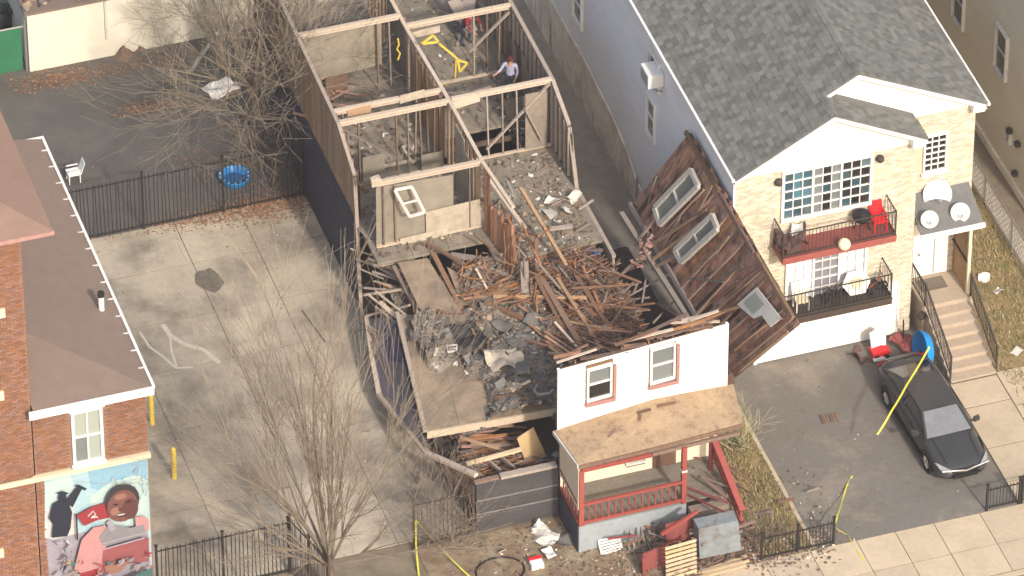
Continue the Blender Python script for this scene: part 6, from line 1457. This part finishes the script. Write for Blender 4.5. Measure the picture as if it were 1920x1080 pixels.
paint('painted_sky', 'sky_c', [(-18.606, -11.000, 5.730), (-17.830, -11.000, 5.797), (-17.527, -11.000, 5.023), (-17.814, -11.000, 4.234), (-18.265, -11.000, 3.597), (-18.704, -11.000, 3.610)])
paint('painted_cloud', 'white', [(-18.660, -11.000, 4.577), (-18.384, -11.000, 4.718), (-17.724, -11.000, 4.362), (-17.663, -11.000, 3.429), (-18.444, -11.000, 3.385), (-18.707, -11.000, 3.545)])
paint('painted_cloud', 'sky_c', [(-17.198, -11.000, 4.824), (-16.591, -11.000, 5.198), (-15.742, -11.000, 5.290), (-15.398, -11.000, 4.979), (-15.464, -11.000, 3.145), (-16.744, -11.000, 3.501), (-17.308, -11.000, 4.203)])
c_ = [(-16.608, -11.000, 4.770), (-15.524, -11.000, 3.380)]
random.seed(3)
for i in range(34):
    x = R(-16.75, -15.42); z = R(4.0, 5.55); paint('painted_stroke', random.choice(('white', 'sky_c', 'lil', 'sky_a')), [(x, 0, z), (x + .03, 0, z - .05), (x + .05 + R(-.1, .1), 0, z + R(.1, .3))])
paint('painted_robe', 'navy', [(-18.424, -11.000, 4.945), (-18.149, -11.000, 5.064), (-17.939, -11.000, 4.855), (-17.838, -11.000, 4.458), (-17.917, -11.000, 3.827), (-18.031, -11.000, 3.532), (-18.519, -11.000, 3.602), (-18.444, -11.000, 4.126), (-18.567, -11.000, 4.399)])
paint('painted_arm', 'navy', [(-18.037, -11.000, 4.925), (-17.627, -11.000, 5.440), (-17.480, -11.000, 5.334), (-17.813, -11.000, 4.647)])
paint('painted_head', 'navy', ell((-18.112, -11.000, 5.141), .13, .17))
paint('painted_hat', 'navy', [(-18.304, -11.000, 5.366), (-18.084, -11.000, 5.392), (-17.905, -11.000, 5.257), (-18.092, -11.000, 5.200)])
paint('painted_scroll', 'navy', [(-17.709, -11.000, 5.505), (-17.574, -11.000, 5.511), (-17.347, -11.000, 5.298), (-17.400, -11.000, 5.226)])
paint('painted_pole', 'navy', [(-17.741, -11.000, 4.366), (-17.690, -11.000, 4.374), (-17.702, -11.000, 3.309), (-17.753, -11.000, 3.301)])
paint('painted_flag', 'red', [(-17.710, -11.000, 4.314), (-17.210, -11.000, 4.524), (-16.735, -11.000, 4.566), (-16.675, -11.000, 3.940), (-17.100, -11.000, 3.927), (-17.494, -11.000, 3.819)])
for a, b in (((-17.360, -11.000, 4.174), (-17.184, -11.000, 4.342)), ((-17.184, -11.000, 4.342), (-17.106, -11.000, 4.190)), ((-17.106, -11.000, 4.190), (-17.262, -11.000, 4.103)), ((-17.262, -11.000, 4.103), (-17.059, -11.000, 4.090)), ((-17.059, -11.000, 4.090), (-17.031, -11.000, 3.952))):
    d_ = .025; paint('painted_emblem', 'white', [(a[0], 0, a[2] - d_), (b[0], 0, b[2] - d_), (b[0], 0, b[2] + d_), (a[0], 0, a[2] + d_)])
paint('painted_jacket', 'pink', [(-17.887, -11.000, 2.175), (-17.601, -11.000, 3.302), (-17.211, -11.000, 3.696), (-16.822, -11.000, 3.675), (-16.673, -11.000, 3.153), (-16.951, -11.000, 2.572), (-17.013, -11.000, 1.885), (-17.496, -11.000, 1.756)])
paint('painted_jacket', 'pink_lo', [(-16.947, -11.000, 2.681), (-16.260, -11.000, 2.818), (-15.476, -11.000, 2.819), (-15.512, -11.000, 1.838), (-16.210, -11.000, 1.923), (-16.816, -11.000, 1.697), (-17.051, -11.000, 1.807)])
paint('painted_shoulder', 'pink', [(-15.884, -11.000, 3.765), (-15.579, -11.000, 3.724), (-15.451, -11.000, 3.513), (-15.467, -11.000, 3.080), (-15.869, -11.000, 3.257)])
paint('painted_sleeve', 'red', [(-17.726, -11.000, 1.953), (-17.145, -11.000, 2.010), (-17.026, -11.000, 1.579), (-17.681, -11.000, 1.410)])
paint('painted_shirt', 'grey', [(-17.059, -11.000, 3.261), (-16.701, -11.000, 3.729), (-16.069, -11.000, 3.379), (-15.626, -11.000, 3.387), (-15.537, -11.000, 3.012), (-16.257, -11.000, 2.905), (-16.939, -11.000, 2.876)])
paint('painted_shirt', 'lil', [(-16.800, -11.000, 3.800), (-16.660, -11.000, 3.892), (-16.508, -11.000, 3.457), (-16.681, -11.000, 3.374)])
for a, b in (((-17.003, -11.000, 2.982), (-15.536, -11.000, 3.055)), ((-16.944, -11.000, 2.746), (-15.611, -11.000, 2.857)), ((-17.091, -11.000, 2.501), (-17.113, -11.000, 1.957))): paint('painted_fold', 'lil', [(a[0], 0, a[2] - .03), (b[0], 0, b[2] - .03), (b[0], 0, b[2] + .03), (a[0], 0, a[2] + .03)])
paint('painted_hair', 'hair', ell((-16.262, -11.000, 4.544), .54, .68))
paint('painted_face', 'skin', ell((-16.269, -11.000, 4.350), .48, .64))
paint('painted_cheek', 'skin_lo', ell((-16.038, -11.000, 4.178), .26, .42)); paint('painted_cheek', 'skin_hi', ell((-16.512, -11.000, 4.200), .15, .16)); paint('painted_forehead', 'skin_hi', ell((-16.321, -11.000, 4.756), .20, .12))
paint('painted_eye', 'ink', ell((-16.485, -11.000, 4.475), .075, .04)); paint('painted_eye', 'ink', ell((-16.077, -11.000, 4.493), .075, .04)); paint('painted_nose', 'skin_lo', ell((-16.341, -11.000, 4.240), .08, .06))
paint('painted_mouth', 'ink', ell((-16.316, -11.000, 4.015), .17, .065)); paint('painted_teeth', 'white', ell((-16.332, -11.000, 4.041), .13, .03))
paint('painted_hand', 'skin_hi', [(-16.971, -11.000, 2.093), (-16.539, -11.000, 2.236), (-16.205, -11.000, 2.033), (-16.439, -11.000, 1.723), (-16.850, -11.000, 1.706)])
for i in range(16):
    x = R(-18.5, -17.7); z = R(1.6, 3.5); q = [(x + R(-.18, .18), 0, z + R(-.2, .2)) for k in range(3)]; cx = sum(p[0] for p in q) / 3; cz = sum(p[2] for p in q) / 3
    q.sort(key=lambda p: math.atan2(p[2] - cz, p[0] - cx)); paint('painted_crowd', random.choice(('lil', 'grey', 'white', 'tan', 'dark', 'lil')), [(max(-18.6, p[0]), 0, p[2]) for p in q])
for i in range(70):
    x = R(-18.5, -15.5); z = R(1.0, 2.4) + max(0, (-17.2 - x)) * .9; q = [(x + R(-.16, .16), 0, z + R(-.14, .14)) for k in range(4)]; cx = sum(p[0] for p in q) / 4; cz = sum(p[2] for p in q) / 4
    q.sort(key=lambda p: math.atan2(p[2] - cz, p[0] - cx)); paint('painted_detail', random.choice(('pink_lo', 'grey', 'dark', 'tan', 'lil', 'teal', 'red')), [(min(-15.4, max(-18.6, p[0])), 0, p[2]) for p in q])
paint('painted_bench', 'teal', [(-16.891, -11.000, 1.541), (-15.508, -11.000, 1.947), (-15.525, -11.000, 1.465), (-16.751, -11.000, 1.191)])
paint('painted_bench', 'lil', [(-16.753, -11.000, 1.147), (-15.527, -11.000, 1.422), (-15.551, -11.000, 0.740)])
